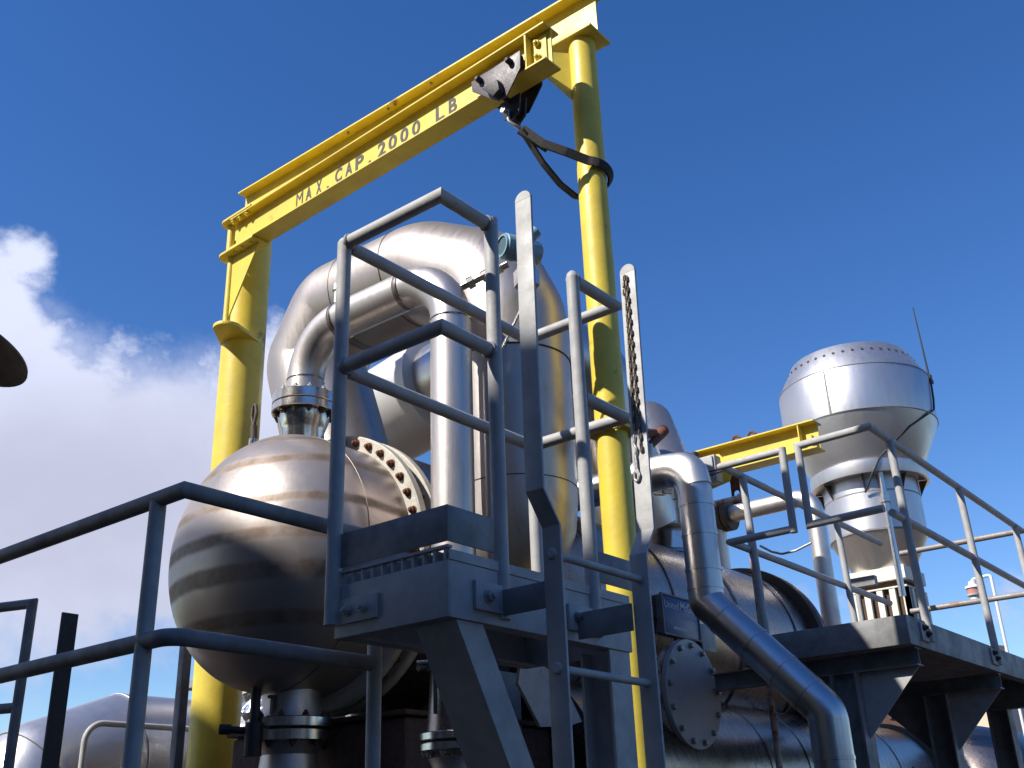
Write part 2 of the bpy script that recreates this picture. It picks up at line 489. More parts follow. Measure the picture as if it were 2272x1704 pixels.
def bolt(parent, loc, axis, size, mat, name='bolt', stud=True):
    """hex head on a washer, lying on a face at loc and pointing along axis; copies share one mesh per finish"""
    key = (mat.name, stud)
    if key not in _bolts:
        mb = MB()
        mb.lathe([(1.15, 0), (1.15, 0.18)], seg=14)
        mb.lathe([(0.82, 0.18), (0.92, 0.26), (0.92, 0.95), (0.78, 1.05)], seg=6)
        if stud: mb.lathe([(0.5, 1.0), (0.5, 1.55), (0.4, 1.65)], seg=10)
        o = mb.build(name, mat, None, 40)
        _bolts[key] = o.data
    else:
        o = bpy.data.objects.new(name, _bolts[key]); COL.objects.link(o)
    org = V((0, 0, 0))
    p = parent
    while p is not None:
        org += V(p.location); p = p.parent
    o.parent = parent
    o.location = V(loc) - org
    o.rotation_mode = 'QUATERNION'
    o.rotation_quaternion = V((0, 0, 1)).rotation_difference(V(axis).normalized()) @ Quaternion((0, 0, 1), random.uniform(0, 1))
    o.scale = (size, size, size)
    return o


def ring_bolts(parent, c, axis, r, n, size, mat, phase=0.0, stud=True):
    ax = V(axis).normalized()
    q = V((0, 0, 1)).rotation_difference(ax)
    for k in range(n):
        t = 2 * math.pi * (k + phase) / n
        bolt(parent, V(c) + q @ V((r * math.cos(t), r * math.sin(t), 0)), ax, size, mat, stud=stud)


# ================================================================== SETTING
g = MB().box((-60, -60, -0.2), (160, 200, 0.0)).build('ground', M['concrete']); tag(g, kind='structure')


def building_behind():
    # its roof edge throws the shade that lies over the near platform
    t = thing('building', 'dark brick building that stands behind the photographer', 'building', (-4.25, 7.3, 0))
    t.rotation_euler = (0, 0, R(-15.6))
    top = 10.35
    def part(mb, name, mat, parent):
        o = mb.build(name, mat, None)
        o.parent = parent
        return o
    part(MB().box((-9, -30, 0), (0, 2.9, top)), 'wall', M['wall_brick'], t)
    part(MB().box((-9.2, -30.2, top + 0.003), (0.05, 3.0, top + 0.15)), 'roof', M['galv_dark'], t)
    for k in range(6):
        y0 = -29 + k * 5
        for z0 in (1.2, 4.4):
            f = MB()
            f.box((-.06, y0, z0), (0.05, y0 + 0.12, z0 + 1.8)).box((-.06, y0 + 1.48, z0), (.05, y0 + 1.6, z0 + 1.8))
            f.box((-.06, y0 + 0.121, z0 + 1.68), (.049, y0 + 1.479, z0 + 1.8)).box((-.06, y0 + 0.121, z0), (.06, y0 + 1.479, z0 + 0.1))
            win = part(f, 'window', M['white'], t)
            part(MB().box((-.03, y0 + 0.121, z0 + 0.101), (.015, y0 + 1.479, z0 + 1.679)), 'pane', M['window_glass'], win)
    part(MB().box((-.03, -4.0, 0), (.04, -1.6, 2.6)), 'door', M['galv_dark'], t)


building_behind()

def unseen_tree_belt():  # added out of view, only to darken what the metal reflects
    rnd = random.Random(11)
    mb = MB()
    n, rows = 150, 9
    vs, fs = [], []
    for i in range(n):
        x = -70 + i * 1.5
        h = 6.5 + 2.2 * math.sin(i * .37) + 1.6 * math.sin(i * .91 + 1) + rnd.uniform(-.9, .9)
        for k in range(rows):
            a = math.pi * k / (rows - 1)
            vs.append((x + rnd.uniform(-.4, .4), -46 + 3.2 * math.cos(a) + rnd.uniform(-.5, .5), max(0, h * math.sin(a) + rnd.uniform(-.4, .4))))
    for i in range(n - 1):
        for k in range(rows - 1):
            fs.append((i * rows + k, i * rows + k + 1, (i + 1) * rows + k + 1, (i + 1) * rows + k))
    mb.add(vs, fs)
    o = mb.build('unseen_tree_belt', paint('dark_foliage', (0.035, 0.05, 0.02), (0.02, 0.03, 0.012), (0.8, 0.95), 0, 0.9, 0.8), None, 5, smooth=False)
    tag(o, 'added belt of dark trees, out of view, darkening reflections on the side away from the tank', 'trees', kind='stuff')


unseen_tree_belt()

# ================================================================== GANTRY FRAME (two posts and the upper beam)
RP = V((4.5, 2.86, 0))
LP = V((4.5, 6.15, 0))


def gantry_frame():
    t = thing('gantry_frame', 'yellow painted gantry frame with two pipe posts joined by a high beam', 'gantry', (4.5, 4.5, 0))
    # thick far post
    lp = MB().lathe([(0.165, 0.0), (0.165, 6.17)], LP, seg=56).build('post', M['yellow'], t)
    MB().box((4.40, 6.05, 6.172), (4.60, 6.25, 6.25)).build('cap_plate', M['yellow'], lp)
    MB().lathe([(0.30, 0), (0.30, 0.03)], LP, seg=40).build('base_plate', M['yellow'], lp)
    # slimmer near post, in two flanged lengths
    rp = MB().lathe([(0.087, 0.0), (0.087, 3.60)], RP, seg=44).lathe([(0.0865, 3.648), (0.0865, 6.252)], RP, seg=44).build('post', M['yellow'], t)
    MB().box((4.375, 2.735, 3.60), (4.625, 2.985, 3.622), bev=0.003).box((4.375, 2.735, 3.626), (4.625, 2.985, 3.648), bev=0.003).build('splice_plate', M['yellow'], rp)
    for dx in (-0.095, 0.095):
        for dy in (-0.095, 0.095):
            bolt(rp, (4.5 + dx, 2.86 + dy, 3.60), (0, 0, -1), 0.02, M['yellow'])
    MB().lathe([(0.2, 0), (0.2, 0.03)], RP, seg=40).build('base_plate', M['yellow'], rp)
    # cap plate with rusty edges
    MB().box((4.385, 2.715, 6.252), (4.615, 3.02, 6.272), bev=0.003).build('cap_plate', M['yellow'], rp)
    # latch gusset under the cap of the near post, reaching towards the far one
    gd = V((-0.75, 0.66, 0)).normalized(); gn = V((0.66, 0.75, 0)).normalized() * 0.012
    g0 = RP - gn * 0.5
    MB().prism([g0 + gd * .08 + V((0, 0, 6.17)), g0 + gd * .29 + V((0, 0, 6.16)), g0 + gd * .29 + V((0, 0, 6.02)), g0 + gd * .08 + V((0, 0, 5.80))], gn).build('latch_plate', M['yellow'], rp)
    # upper beam
    ub = MB().ibeam((4.5, 2.73, 6.447), (4.5, 6.26, 6.447), 0.345, 0.168, 0.013, 0.010).build('beam', M['yellow'], t)
    for y in (4.98, 4.55, 4.48, 4.12):
        bolt(ub, (4.452, y, 6.606), (0, 0, -1), 0.011, M['zinc'])
    for y in (4.80, 4.42):
        bolt(ub, (4.43, y, 6.2745), (0, 0, -1), 0.010, M['yellow'], stud=False)
    # lug that carries the jib's pivot
    pv = V((4.23, 5.99, 5.19))
    lug = MB()
    ax = (V((LP.x, LP.y, 0)) - V((pv.x, pv.y, 0))); dist = ax.length; ax.normalize(); sd_ = V((-ax.y, ax.x, 0))
    poly = [pv + (ax * math.cos(a) + sd_ * math.sin(a)) * 0.105 for a in [math.pi / 2 + math.pi * k / 14 for k in range(15)]]
    poly += [pv + ax * (dist - 0.02) - sd_ * 0.163, pv + ax * (dist - 0.02) + sd_ * 0.163]
    lug.prism(poly, (0, 0, 0.028), bev=0.003)
    lug.build('pivot_lug', M['yellow'], lp)
    # upper pivot bracket, hidden by the jib's own plates
    MB().box((4.25, 5.96, 5.86), (4.38, 6.06, 5.98)).build('pivot_bracket', M['yellow'], lp)
    return t


gantry_frame()

# ================================================================== SWINGING JIB BEAM
PV = V((4.228, 5.99, 0))
JD = V((-0.0349, -1, 0)).normalized()          # along the beam, from the pivot outwards
JS = V((-1, 0.0349, 0)).normalized()           # out of the web, towards the yard


def J(s, w, z):
    return PV + JD * s + JS * w + V((0, 0, z))


ZB, ZT = 5.835, 6.112


def glyph(ch, size, bold):
    cu = bpy.data.curves.new('glyph', 'FONT')
    cu.body = ch; cu.size = size; cu.offset = bold; cu.extrude = 0.0012; cu.resolution_u = 6
    ob = bpy.data.objects.new('glyph', cu)
    COL.objects.link(ob)
    dg = bpy.context.evaluated_depsgraph_get(); dg.update()
    me = bpy.data.meshes.new_from_object(ob.evaluated_get(dg))
    vs = [v.co.copy() for v in me.vertices]; fs = [list(p.vertices) for p in me.polygons]
    bpy.data.objects.remove(ob); bpy.data.curves.remove(cu); bpy.data.meshes.remove(me)
    return vs, fs


def jib():
    t = thing('jib_beam', 'yellow swinging jib beam stencilled with its capacity, hung below the upper gantry beam', 'crane beam', PV + V((0, 0, 5.2)))
    bm_ = MB().ibeam(J(0.03, 0, (ZB + ZT) / 2), J(3.165, 0, (ZB + ZT) / 2), ZT - ZB, 0.150, 0.011, 0.010).build('beam', M['yellow'], t)
    # hinge barrel
    MB().tube([J(-0.02, 0, 5.225), J(-0.02, 0, ZB - 0.012)], 0.027, 24).tube([J(-0.05, 0, ZB + 0.012), J(-0.05, 0, ZT - 0.012)], 0.030, 24).build('hinge_barrel', M['yellow'], t)
    # round-nosed plates bolted under both flanges
    for z, s1, th in ((ZT + 0.001, 0.29, 0.020), (ZB - 0.021, 0.345, 0.020)):
        poly = [J(-0.045 + 0.080 * math.cos(a), 0.080 * math.sin(a), z) for a in [math.pi / 2 + math.pi * k / 14 for k in range(15)]]
        poly += [J(s1, -0.080, z), J(s1, 0.080, z)]
        pl = MB().prism(poly, (0, 0, th), bev=0.003).build('hinge_plate', M['yellow'], t)
        for k in range(3):
            if z > 6: bolt(pl, J(0.05 + 0.085 * k, 0.052, ZT - 0.0115), (0, 0, -1), 0.022, M['yellow'])
            else: bolt(pl, J(0.08 + 0.10 * k, 0.042, ZB - 0.0215), (0, 0, -1), 0.013, M['yellow'], stud=False)
    cap = MB().lathe([(0.062, ZT + 0.021), (0.062, ZT + 0.05), (0.045, ZT + 0.06)], J(-0.05, -0.02, 0), seg=24).build('hinge_cap', M['yellow'], t)
    # triangular gusset between barrel and bottom flange
    MB().prism([J(0.005, -.006, ZB - 0.021), J(0.335, -.006, ZB - 0.021), J(0.012, -.006, 5.30)], JS * 0.012).build('gusset', M['yellow'], t)
    # bolted end stop near the free end
    es = MB()
    zlo, zhi = ZB + 0.012, ZT - 0.012
    es.prism([J(3.010, 0.006, zlo), J(3.010, 0.072, zlo), J(3.022, 0.072, zlo), J(3.022, 0.006, zlo)], (0, 0, zhi - zlo))
    es.prism([J(3.023, 0.006, zlo + .03), J(3.023, 0.018, zlo + .03), J(3.135, 0.018, zlo + .03), J(3.135, 0.006, zlo + .03)], (0, 0, zhi - zlo - .06))
    es = es.build('end_stop', M['yellow'], t)
    for z in (zlo + 0.075, zhi - 0.075):
        bolt(es, J(3.075, 0.0185, z), JS, 0.023, M['yellow'])
    # stencilled capacity
    items = [('M', 5.622, 5.540), ('A', 5.506, 5.432), ('X', 5.379, 5.314), ('.', 5.252, 5.228), ('C', 5.155, 5.076), ('A', 5.038, 4.958), ('P', 4.924, 4.833), ('.', 4.778, 4.752),
             ('2', 4.677, 4.594), ('0', 4.562, 4.476), ('0', 4.439, 4.357), ('0', 4.318, 4.236), ('L', 4.080, 3.997), ('B', 3.953, 3.877)]
    mb = MB()
    for ch, ya, yb in items:
        vs, fs = glyph(ch, 1.0, -0.002 if ch == 'M' else 0.026)
        x0 = min(v.x for v in vs); x1 = max(v.x for v in vs); y0 = min(v.y for v in vs); y1 = max(v.y for v in vs)
        h = 0.113 / (y1 - y0) if ch != '.' else 0.020 / (y1 - y0)
        s0 = (5.99 - ya * 0.93); s1 = (5.99 - yb * 0.93)
        sx = (s1 - s0) / (x1 - x0)
        mb.add([J(s0 + (v.x - x0) * sx, 0.0066 + v.z, 5.917 + (v.y - y0) * h) for v in vs], fs)
    mb.build('lettering', M['ink'], t, smooth=False)
    return t


jib()


def trolley():
    t = thing('beam_trolley', 'grey two plate hoist trolley parked at the free end of the yellow jib beam', 'trolley', J(2.84, 0, ZB - 0.2))
    near = [(2.605, 5.952), (2.612, 5.875), (2.815, 5.690), (2.885, 5.690), (2.998, 5.835), (3.004, 5.965)]
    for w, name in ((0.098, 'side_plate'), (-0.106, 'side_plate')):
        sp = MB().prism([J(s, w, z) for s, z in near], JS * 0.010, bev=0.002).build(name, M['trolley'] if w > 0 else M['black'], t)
        if w > 0:
            for s, z in ((2.685, 5.915), (2.93, 5.915)):
                mb = MB().lathe([(0.020, 0), (0.020, 0.03), (0.012, 0.045)], J(s, w + 0.0102, z), JS, 18)
                ax = mb.build('axle_nut', M['black'], sp)
            MB().prism([J(2.735, w + .0104, 5.80), J(2.86, w + .0104, 5.80), J(2.872, w + .0104, 5.72), J(2.82, w + .0104, 5.695)], JS * 0.05, bev=0.004).build('guard_pad', M['black'], sp)
    for s in (2.685, 2.93):
        for w in (0.052, -0.052):
            MB().lathe([(0.058, -0.02), (0.058, 0.016), (0.072, 0.02), (0.072, 0.03)], J(s, w, ZB + 0.084), JS if w > 0 else -JS, 28).build('wheel', M['black'], t)
    MB().tube([J(2.845, -0.105, 5.715), J(2.845, 0.107, 5.715)], 0.018, 16).build('load_bar', M['black'], t)
    yk = MB()
    for w in (-0.035, 0.020):
        yk.prism([J(2.77, w, 5.735), J(2.93, w, 5.735), J(2.915, w, 5.61), J(2.87, w, 5.575), J(2.80, w, 5.60)], JS * 0.015, bev=0.002)
    yk.build('hanger', M['black'], t)
    sh = MB().tube([J(2.845, 0.052, 5.64), J(2.845, 0.050, 5.56), J(2.90, 0.0, 5.50), J(2.845, -0.050, 5.56), J(2.845, -0.052, 5.64)], 0.011, 14, bend=0.04)
    shk = sh.build('shackle', M['zinc'], t)
    MB().tube([J(2.835, -0.075, 5.63), J(2.835, 0.085, 5.63)], 0.010, 12).lathe([(0.02, 0), (0.02, 0.02)], J(2.835, 0.07, 5.63), JS, 6).build('shackle_pin', M['zinc'], shk)
    return t


trolley()


def sling():
    t = thing('lifting_sling', 'dark webbing sling from the trolley shackle looped round the near yellow post', 'sling', (RP.x, RP.y, 5.2))
    st = J(2.905, 0, 5.50)
    # upper strand passes on the yard side, lower strand behind, joined round the far side of the post
    up = V((0, 0, 1))
    def ringpt(ang, z, r=0.105):
        return V((RP.x + r * math.cos(R(ang)), RP.y + r * math.sin(R(ang)), z))
    near = [st, st.lerp(ringpt(205, 5.29, 0.14), 0.35) + V((-0.02, 0, -0.045)), st.lerp(ringpt(205, 5.29, 0.14), 0.7) + V((-0.02, 0, -0.03))]
    near += [ringpt(a, 5.29 - 0.085 * (a - 205) / 150, 0.112) for a in range(205, 370, 15)]
    far = [ringpt(a, 5.195 - 0.05 * (a - 370) / 90, 0.112) for a in range(370, 475, 15)]
    last = far[-1]
    far += [last.lerp(st, 0.3) + V((0, 0, -0.055)), last.lerp(st, 0.62) + V((0, 0, -0.06)), st + V((0, 0, -0.012))]
    MB().tube(near + far, 0, flat=(0.014, 0.055, (0, 0, 1)), bend=0.05, bseg=3).build('webbing', M['strap'], t)
    e = MB().tube([st + V((0.0, 0.01, 0.0)), st.lerp(near[3], 0.22) + V((0, 0, -0.035)), st.lerp(near[3], 0.40) + V((0, 0, -0.05))], 0, flat=(0.02, 0.06, (0, 0, 1)), bend=0.1, bseg=4)
    e.build('sewn_eye', M['strap'], t)
    return t


sling()

# ================================================================== ACCESS PLATFORM
PX0, PX1, PY0, PY1 = 2.356, 3.36, 2.118, 2.62
RT = 0.0255


def access_platform():
    t = thing('access_platform', 'small grey galvanised access platform with square handrail beside the round tank head', 'platform', (2.86, 2.36, 2.23))
    fr = MB()
    zb, zt = 2.232, 2.405
    h = zt - zb
    for z0, z1 in ((zb, zb + .009), (zt - .009, zt)):
        fr.box((PX0 + .0085, PY0 + .0085, z0), (PX1, PY0 + .065, z1)).box((PX0 + .0085, PY0 + .0655, z0), (PX0 + .065, PY1, z1))
        fr.box((PX0 + .0655, PY1 - .065, z0), (PX1, PY1 - .0085, z1))
    fr.box((PX0, PY0, zb), (PX0 + .008, PY1, zt), bev=0.002)
    fr.box((PX0 + .0083, PY0, zb), (PX1, PY0 + .008, zt))
    fr.box((PX0 + .0083, PY1 - .008, zb), (PX1, PY1, zt)).box((PX1 - .008, PY0 + .0083, zb + .0003), (PX1 + .0003, PY1 - .0083, zt - .0003))
    fr.build('frame', M['galv'], t)
    # bearing bar grating, bar ends showing along the left edge
    gr = MB()
    y = PY0 + 0.012
    while y < PY1:
        gr.box((PX0 + 0.002, y, zt + 0.001), (PX1, y + 0.009, zt + 0.038)); y += 0.0455
    x = PX0 + 0.05
    while x < PX1:
        gr.box((x, PY0 + .02, zt + 0.0305), (x + 0.007, PY1 - .01, zt + 0.0405)); x += 0.1
    gr.box((PX0 - 0.003, PY0, zt + 0.0385), (PX0 + 0.02, PY1, zt + 0.0475))
    gr.box((PX0 + 0.002, PY0 - 0.004, zt + 0.0015), (PX1, PY0 + 0.001, zt + 0.033))
    gr.build('grating', M['galv'], t)
    tp = MB().box((PX0 - 0.006, PY0 - 0.004, 2.462), (PX0 + 0.0, PY1, 2.578), bev=0.001).box((PX0 + 0.0005, PY0 - 0.004, 2.462), (2.574, PY0 + 0.002, 2.577), bev=0.001)
    tp.box((3.14, PY0 - 0.004, 2.462), (PX1 + .09, PY0 + 0.002, 2.577), bev=0.001)
    tp.box((PX0 + 0.001, PY1 - .006, 2.462), (PX1, PY1, 2.578), bev=0.001)
    tp.build('toe_plate', M['galv_dark'], t)
    # handrail with mitred corners
    zr, zm = 3.716, 3.196
    cx, cy = PX0 - 0.012, PY0 + 0.008
    ly, by = PY1 + 0.0, PY1 + 0.0
    ex, ey = 3.47, 2.135
    rail = MB()
    rail.tube([(cx, ly, zr), (cx, cy, zr), (2.618, cy, zr), (2.618, cy, zr - .002)][:3], RT, 24)
    rail.build('top_rail', M['galv'], t, 28)
    MB().tube([(cx, ly, zm), (cx, cy, zm), (2.615, cy, zm)], RT, 24).build('mid_rail', M['galv'], t, 28)
    MB().tube([(cx + .02, by, zr), (ex, by, zr), (ex, ey, zr), (3.14, ey, zr)], RT, 24).build('top_rail', M['galv'], t, 28)
    MB().tube([(cx + .02, by, zm), (ex, by, zm), (ex, ey, zm), (3.14, ey, zm)], RT, 24).build('mid_rail', M['galv'], t, 28)
    # weld collars where the rails meet the posts
    wc = MB()
    prof = [(RT * .9, -0.012), (RT + .0055, -0.005), (RT + .006, 0.003), (RT * .9, 0.012)]
    for p, ax in (((cx, ly - .03, zr), (0, 1, 0)), ((cx, ly - .03, zm), (0, 1, 0)), ((cx + .032, by, zr), (1, 0, 0)), ((cx + .032, by, zm), (1, 0, 0)), ((2.590, cy, zr), (1, 0, 0)), ((2.590, cy, zm), (1, 0, 0)),
                  ((3.162, ey, zr), (1, 0, 0)), ((3.162, ey, zm), (1, 0, 0)), ((ex, by - .03, zm), (0, 1, 0))):
        MB().lathe(prof, p, ax, 20, caps=False).build('weld', M['galv_dark'], t)
    # posts
    MB().tube([(cx, ly, 2.275), (cx, ly, zr + .003)], RT + .001, 24).lathe([(RT + .001, 0), (RT * .8, .012), (RT * .3, .02)], (cx, ly, zr + .003), seg=24).build('post', M['galv'], t)
    MB().tube([(2.618, cy - .002, 2.255), (2.618, cy - .002, zr + .026)], RT + .001, 24).build('post', M['galv'], t)
    MB().tube([(3.13, ey - .015, 2.26), (3.13, ey - .015, zr - .01)], RT + .001, 24).lathe([(RT + .001, 0), (RT * .85, .018), (RT * .4, .03)], (3.13, ey - .015, zr - .01), seg=24).build('post', M['galv'], t)
    MB().tube([(ex, by, 2.26), (ex, by, zr)], RT + .001, 20).build('post', M['galv'], t)
    # bolted mounting plates
    mp = MB().box((PX0 - 0.012, 2.415, 2.272), (PX0 - 0.001, 2.60, 2.352), bev=0.002).build('mounting_plate', M['galv'], t)
    for y in (2.47, 2.545):
        bolt(mp, (PX0 - 0.0125, y, 2.312), (-1, 0, 0), 0.017, M['galv'])
    mp = MB().box((2.468, PY0 - 0.014, 2.268), (2.60, PY0 - 0.001, 2.358), bev=0.002).build('mounting_plate', M['galv'], t)
    bolt(mp, (2.525, PY0 - 0.0145, 2.313), (0, -1, 0), 0.019, M['galv'])
    mp = MB().box((2.957, PY0 - 0.014, 2.264), (3.10, PY0 - 0.001, 2.354), bev=0.002).build('mounting_plate', M['galv'], t)
    bolt(mp, (3.0, PY0 - 0.0145, 2.31), (0, -1, 0), 0.017, M['galv_dark'])
    # legs and knee brace
    lg = MB()
    lg.ibeam((3.285, 2.19, 0), (3.285, 2.19, 2.23), 0.13, 0.13, 0.010, 0.008, (0, 1, 0))
    lg.build('leg', M['galv'], t)
    for yy, mt in ((2.128, 'galv'),):
        b = MB()
        z1 = 2.230
        p = [(2.400, yy, z1), (2.524, yy, z1), (3.16, yy, 1.10), (3.16, yy, 0.90)]
        b.prism(p, (0, 0.008, 0))
        q = [(2.400, yy + .0085, z1), (2.409, yy + .0085, z1), (3.16, yy + .0085, 0.915), (3.16, yy + .0085, 0.90)]
        b.prism(q, (0, 0.16, 0))
        b.build('knee_brace', M[mt], t)
    return t


access_platform()


def ladder():
    t = thing('fixed_ladder', 'grey flat bar ladder rising through the opening of the small access platform', 'ladder', (2.76, 1.85, 0))
    ya, yb = 1.815, 1.882
    def stringer(xl, xu, zt, lean):
        mb = MB()
        th = 0.011
        s = 1 if xu < xl else -1
        path = [(xl, 0.0), (xl, 2.487), (xu, 2.585), (xu + lean, zt - 0.035)]
        def off(i):
            return th if s > 0 else -th
        # a bent flat bar: side faces in the x-z plane pushed along y, rounded top
        pl = [V((x, ya, z)) for x, z in path]
        pr = [V((x + th, ya, z)) for x, z in path]
        mb.prism(pl + pr[::-1], (0, yb - ya, 0), bev=0.0015)
        tx = xu + lean
        poly = [V((tx, (ya + yb) / 2 + (yb - ya) / 2 * math.cos(a), zt - 0.0348 + 0.034 * math.sin(a))) for a in [math.pi * k / 10 for k in range(11)]]
        mb.prism(poly, (th, 0, 0))
        return mb.build('stringer', M['galv'], t, 30)
    s1 = stringer(2.523, 2.448, 3.665, 0.008)
    s2 = stringer(3.012, 3.078, 3.655, 0.03)
    for k, z in enumerate((2.400, 2.062, 1.722, 1.382, 1.04, 0.70, 0.36)):
        MB().tube([(2.516, 1.848, z), (3.028, 1.848, z)], 0.0125, 14).lathe([(0.019, 0), (0.014, 0.005)], (2.5225, 1.848, z), (-1, 0, 0), 14).build('rung', M['galv'], t)
    # stand-off brackets from the platform edge
    MB().box((2.598, 1.872, 2.262), (2.606, 2.104, 2.345), bev=0.001).box((2.537, 1.866, 2.262), (2.598, 1.8725, 2.345), bev=0.001).build('bracket', M['galv_dark'], t)
    MB().box((3.000, 1.884, 2.235), (3.0105, 2.104, 2.325), bev=0.001).build('bracket', M['galv_dark'], t)
    return t


ladder()


def chain_links(mb, p0, p1, r=0.0036, ln=0.030, wd=0.0165):
    p0, p1 = V(p0), V(p1)
    d = (p1 - p0)
    n = max(2, int(d.length / (ln - 2 * r * 0.9)))
    d.normalize()
    a = V((1, 0, 0)); a = (a - d * a.dot(d)).normalized(); b = d.cross(a)
    for i in range(n):
        c = p0 + (p1 - p0) * ((i + 0.5) / n)
        w = a if i % 2 else b
        w = (w + (b if i % 2 else -a) * 0.35).normalized()
        hl, hw = ln / 2 - r, wd / 2 - r
        pts = []
        for k in range(12):
            t = 2 * math.pi * k / 12
            yy = math.sin(t) * hw + (0 if abs(math.sin(t)) < .3 else 0)
            xx = math.cos(t) * hw + math.copysign(max(0, hl - hw), math.cos(t) if abs(math.cos(t)) > 1e-6 else 1)
            pts.append(c + d * xx + w * yy)
        mb.tube(pts, r, 6, closed=True)


def safety_chain():
    x = 3.0985
    def sx(z): return 3.079 + 0.031 * (z - 2.585) / 1.03 - 0.0065
    t = thing('safety_chain', 'dark doubled safety chain hanging from the top of the right ladder stringer', 'chain', (x, 1.85, 3.6))
    mb = MB()
    chain_links(mb, (sx(3.61), 1.858, 3.61), (sx(3.52), 1.866, 3.52))
    chain_links(mb, (sx(3.57), 1.856, 3.57), (sx(2.96), 1.862, 2.96))
    chain_links(mb, (sx(3.60), 1.850, 3.60), (sx(2.87), 1.838, 2.87))
    x = sx(2.80) + .012
    mb.build('links', M['chain'], t)
    hk = MB()
    hk.tube([(x - .012, 1.862, 2.940), (x - .013, 1.868, 2.910), (x - .013, 1.856, 2.885), (x - .013, 1.864, 2.860)], 0.0045, 8, bend=0.012)
    hk.tube([(x - .014, 1.863, 2.858), (x - .014, 1.861, 2.810)], 0.006, 8)
    hk.tube([(x - .014, 1.861, 2.812), (x - .014, 1.852, 2.785), (x - .014, 1.862, 2.762), (x - .014, 1.875, 2.775), (x - .014, 1.873, 2.802)], 0.0045, 8, bend=0.012)
    hk.build('snap_hook', M['zinc'], t)


safety_chain()


def walkway_guard():
    t = thing('walkway_guard', 'dark grey pipe guard railing in the left foreground in front of the tank head', 'railing', (1.8, 2.8, 1.35))
    x, y = 1.800, 2.700
    zr, zm = 2.632, 2.190
    MB().tube([(x, 5.2, zr), (x, y, zr), (2.62, y, zr)], 0.026, 24).build('top_rail', M['galv_dark'], t, 28)
    MB().tube([(x, 5.2, zm), (x, y, zm), (2.615, y, zm)], 0.026, 24, bend=0.06).build('mid_rail', M['galv_dark'], t, 28)
    for px, py in ((x, 2.835), (2.615, y - .002), (x, 4.6)):
        MB().tube([(px, py, 1.35), (px, py, zr - .01)], 0.0255, 24).build('post', M['galv'], t)
    return t


walkway_guard()
dk = MB().box((-1.2, 2.62, 1.30), (2.6, 2.69, 1.348)).box((1.74, 2.70, 1.30), (1.86, 5.3, 1.348))
dk = dk.build('walkway_edge', M['galv_dark']); tag(dk, 'galvanised walkway edge strip that carries the foreground railing posts', 'walkway')


def end_guard():
    t = thing('end_guard', 'dark pipe guard loop cut off by the left edge of the picture', 'railing', (2.75, 5.4, 1.35))
    MB().tube([(2.55, 5.95, 2.845), (2.75, 5.40, 2.845), (2.75, 5.40, 1.35)], 0.026, 20).build('loop_rail', M['galv_dark'], t, 28)
    MB().tube([(2.55, 5.95, 2.32), (2.75, 5.40, 2.32)], 0.026, 20).build('mid_rail', M['galv_dark'], t)
    MB().tube([(2.55, 5.95, 1.35), (2.55, 5.95, 2.845)], 0.026, 20).build('post', M['galv_dark'], t)


end_guard()
o = MB().prism([(2.09, 3.86, 0), (2.155, 3.86, 0), (2.155, 3.915, 0), (2.145, 3.915, 0), (2.145, 3.87, 0), (2.09, 3.87, 0)], (0, 0, 2.475)).build('angle_post', M['black'])
tag(o, 'black angle iron post with a cut off top behind the left foreground railing', 'post')
o = MB().box((3.72, 5.43, 0), (3.775, 5.485, 2.83), bev=0.004).build('slim_post', M['galv_dark'])
tag(o, 'slim square steel post between the foreground railing and the thick yellow post', 'post')

# ================================================================== MAIN VESSEL
TY, TZ = 4.5, 3.06


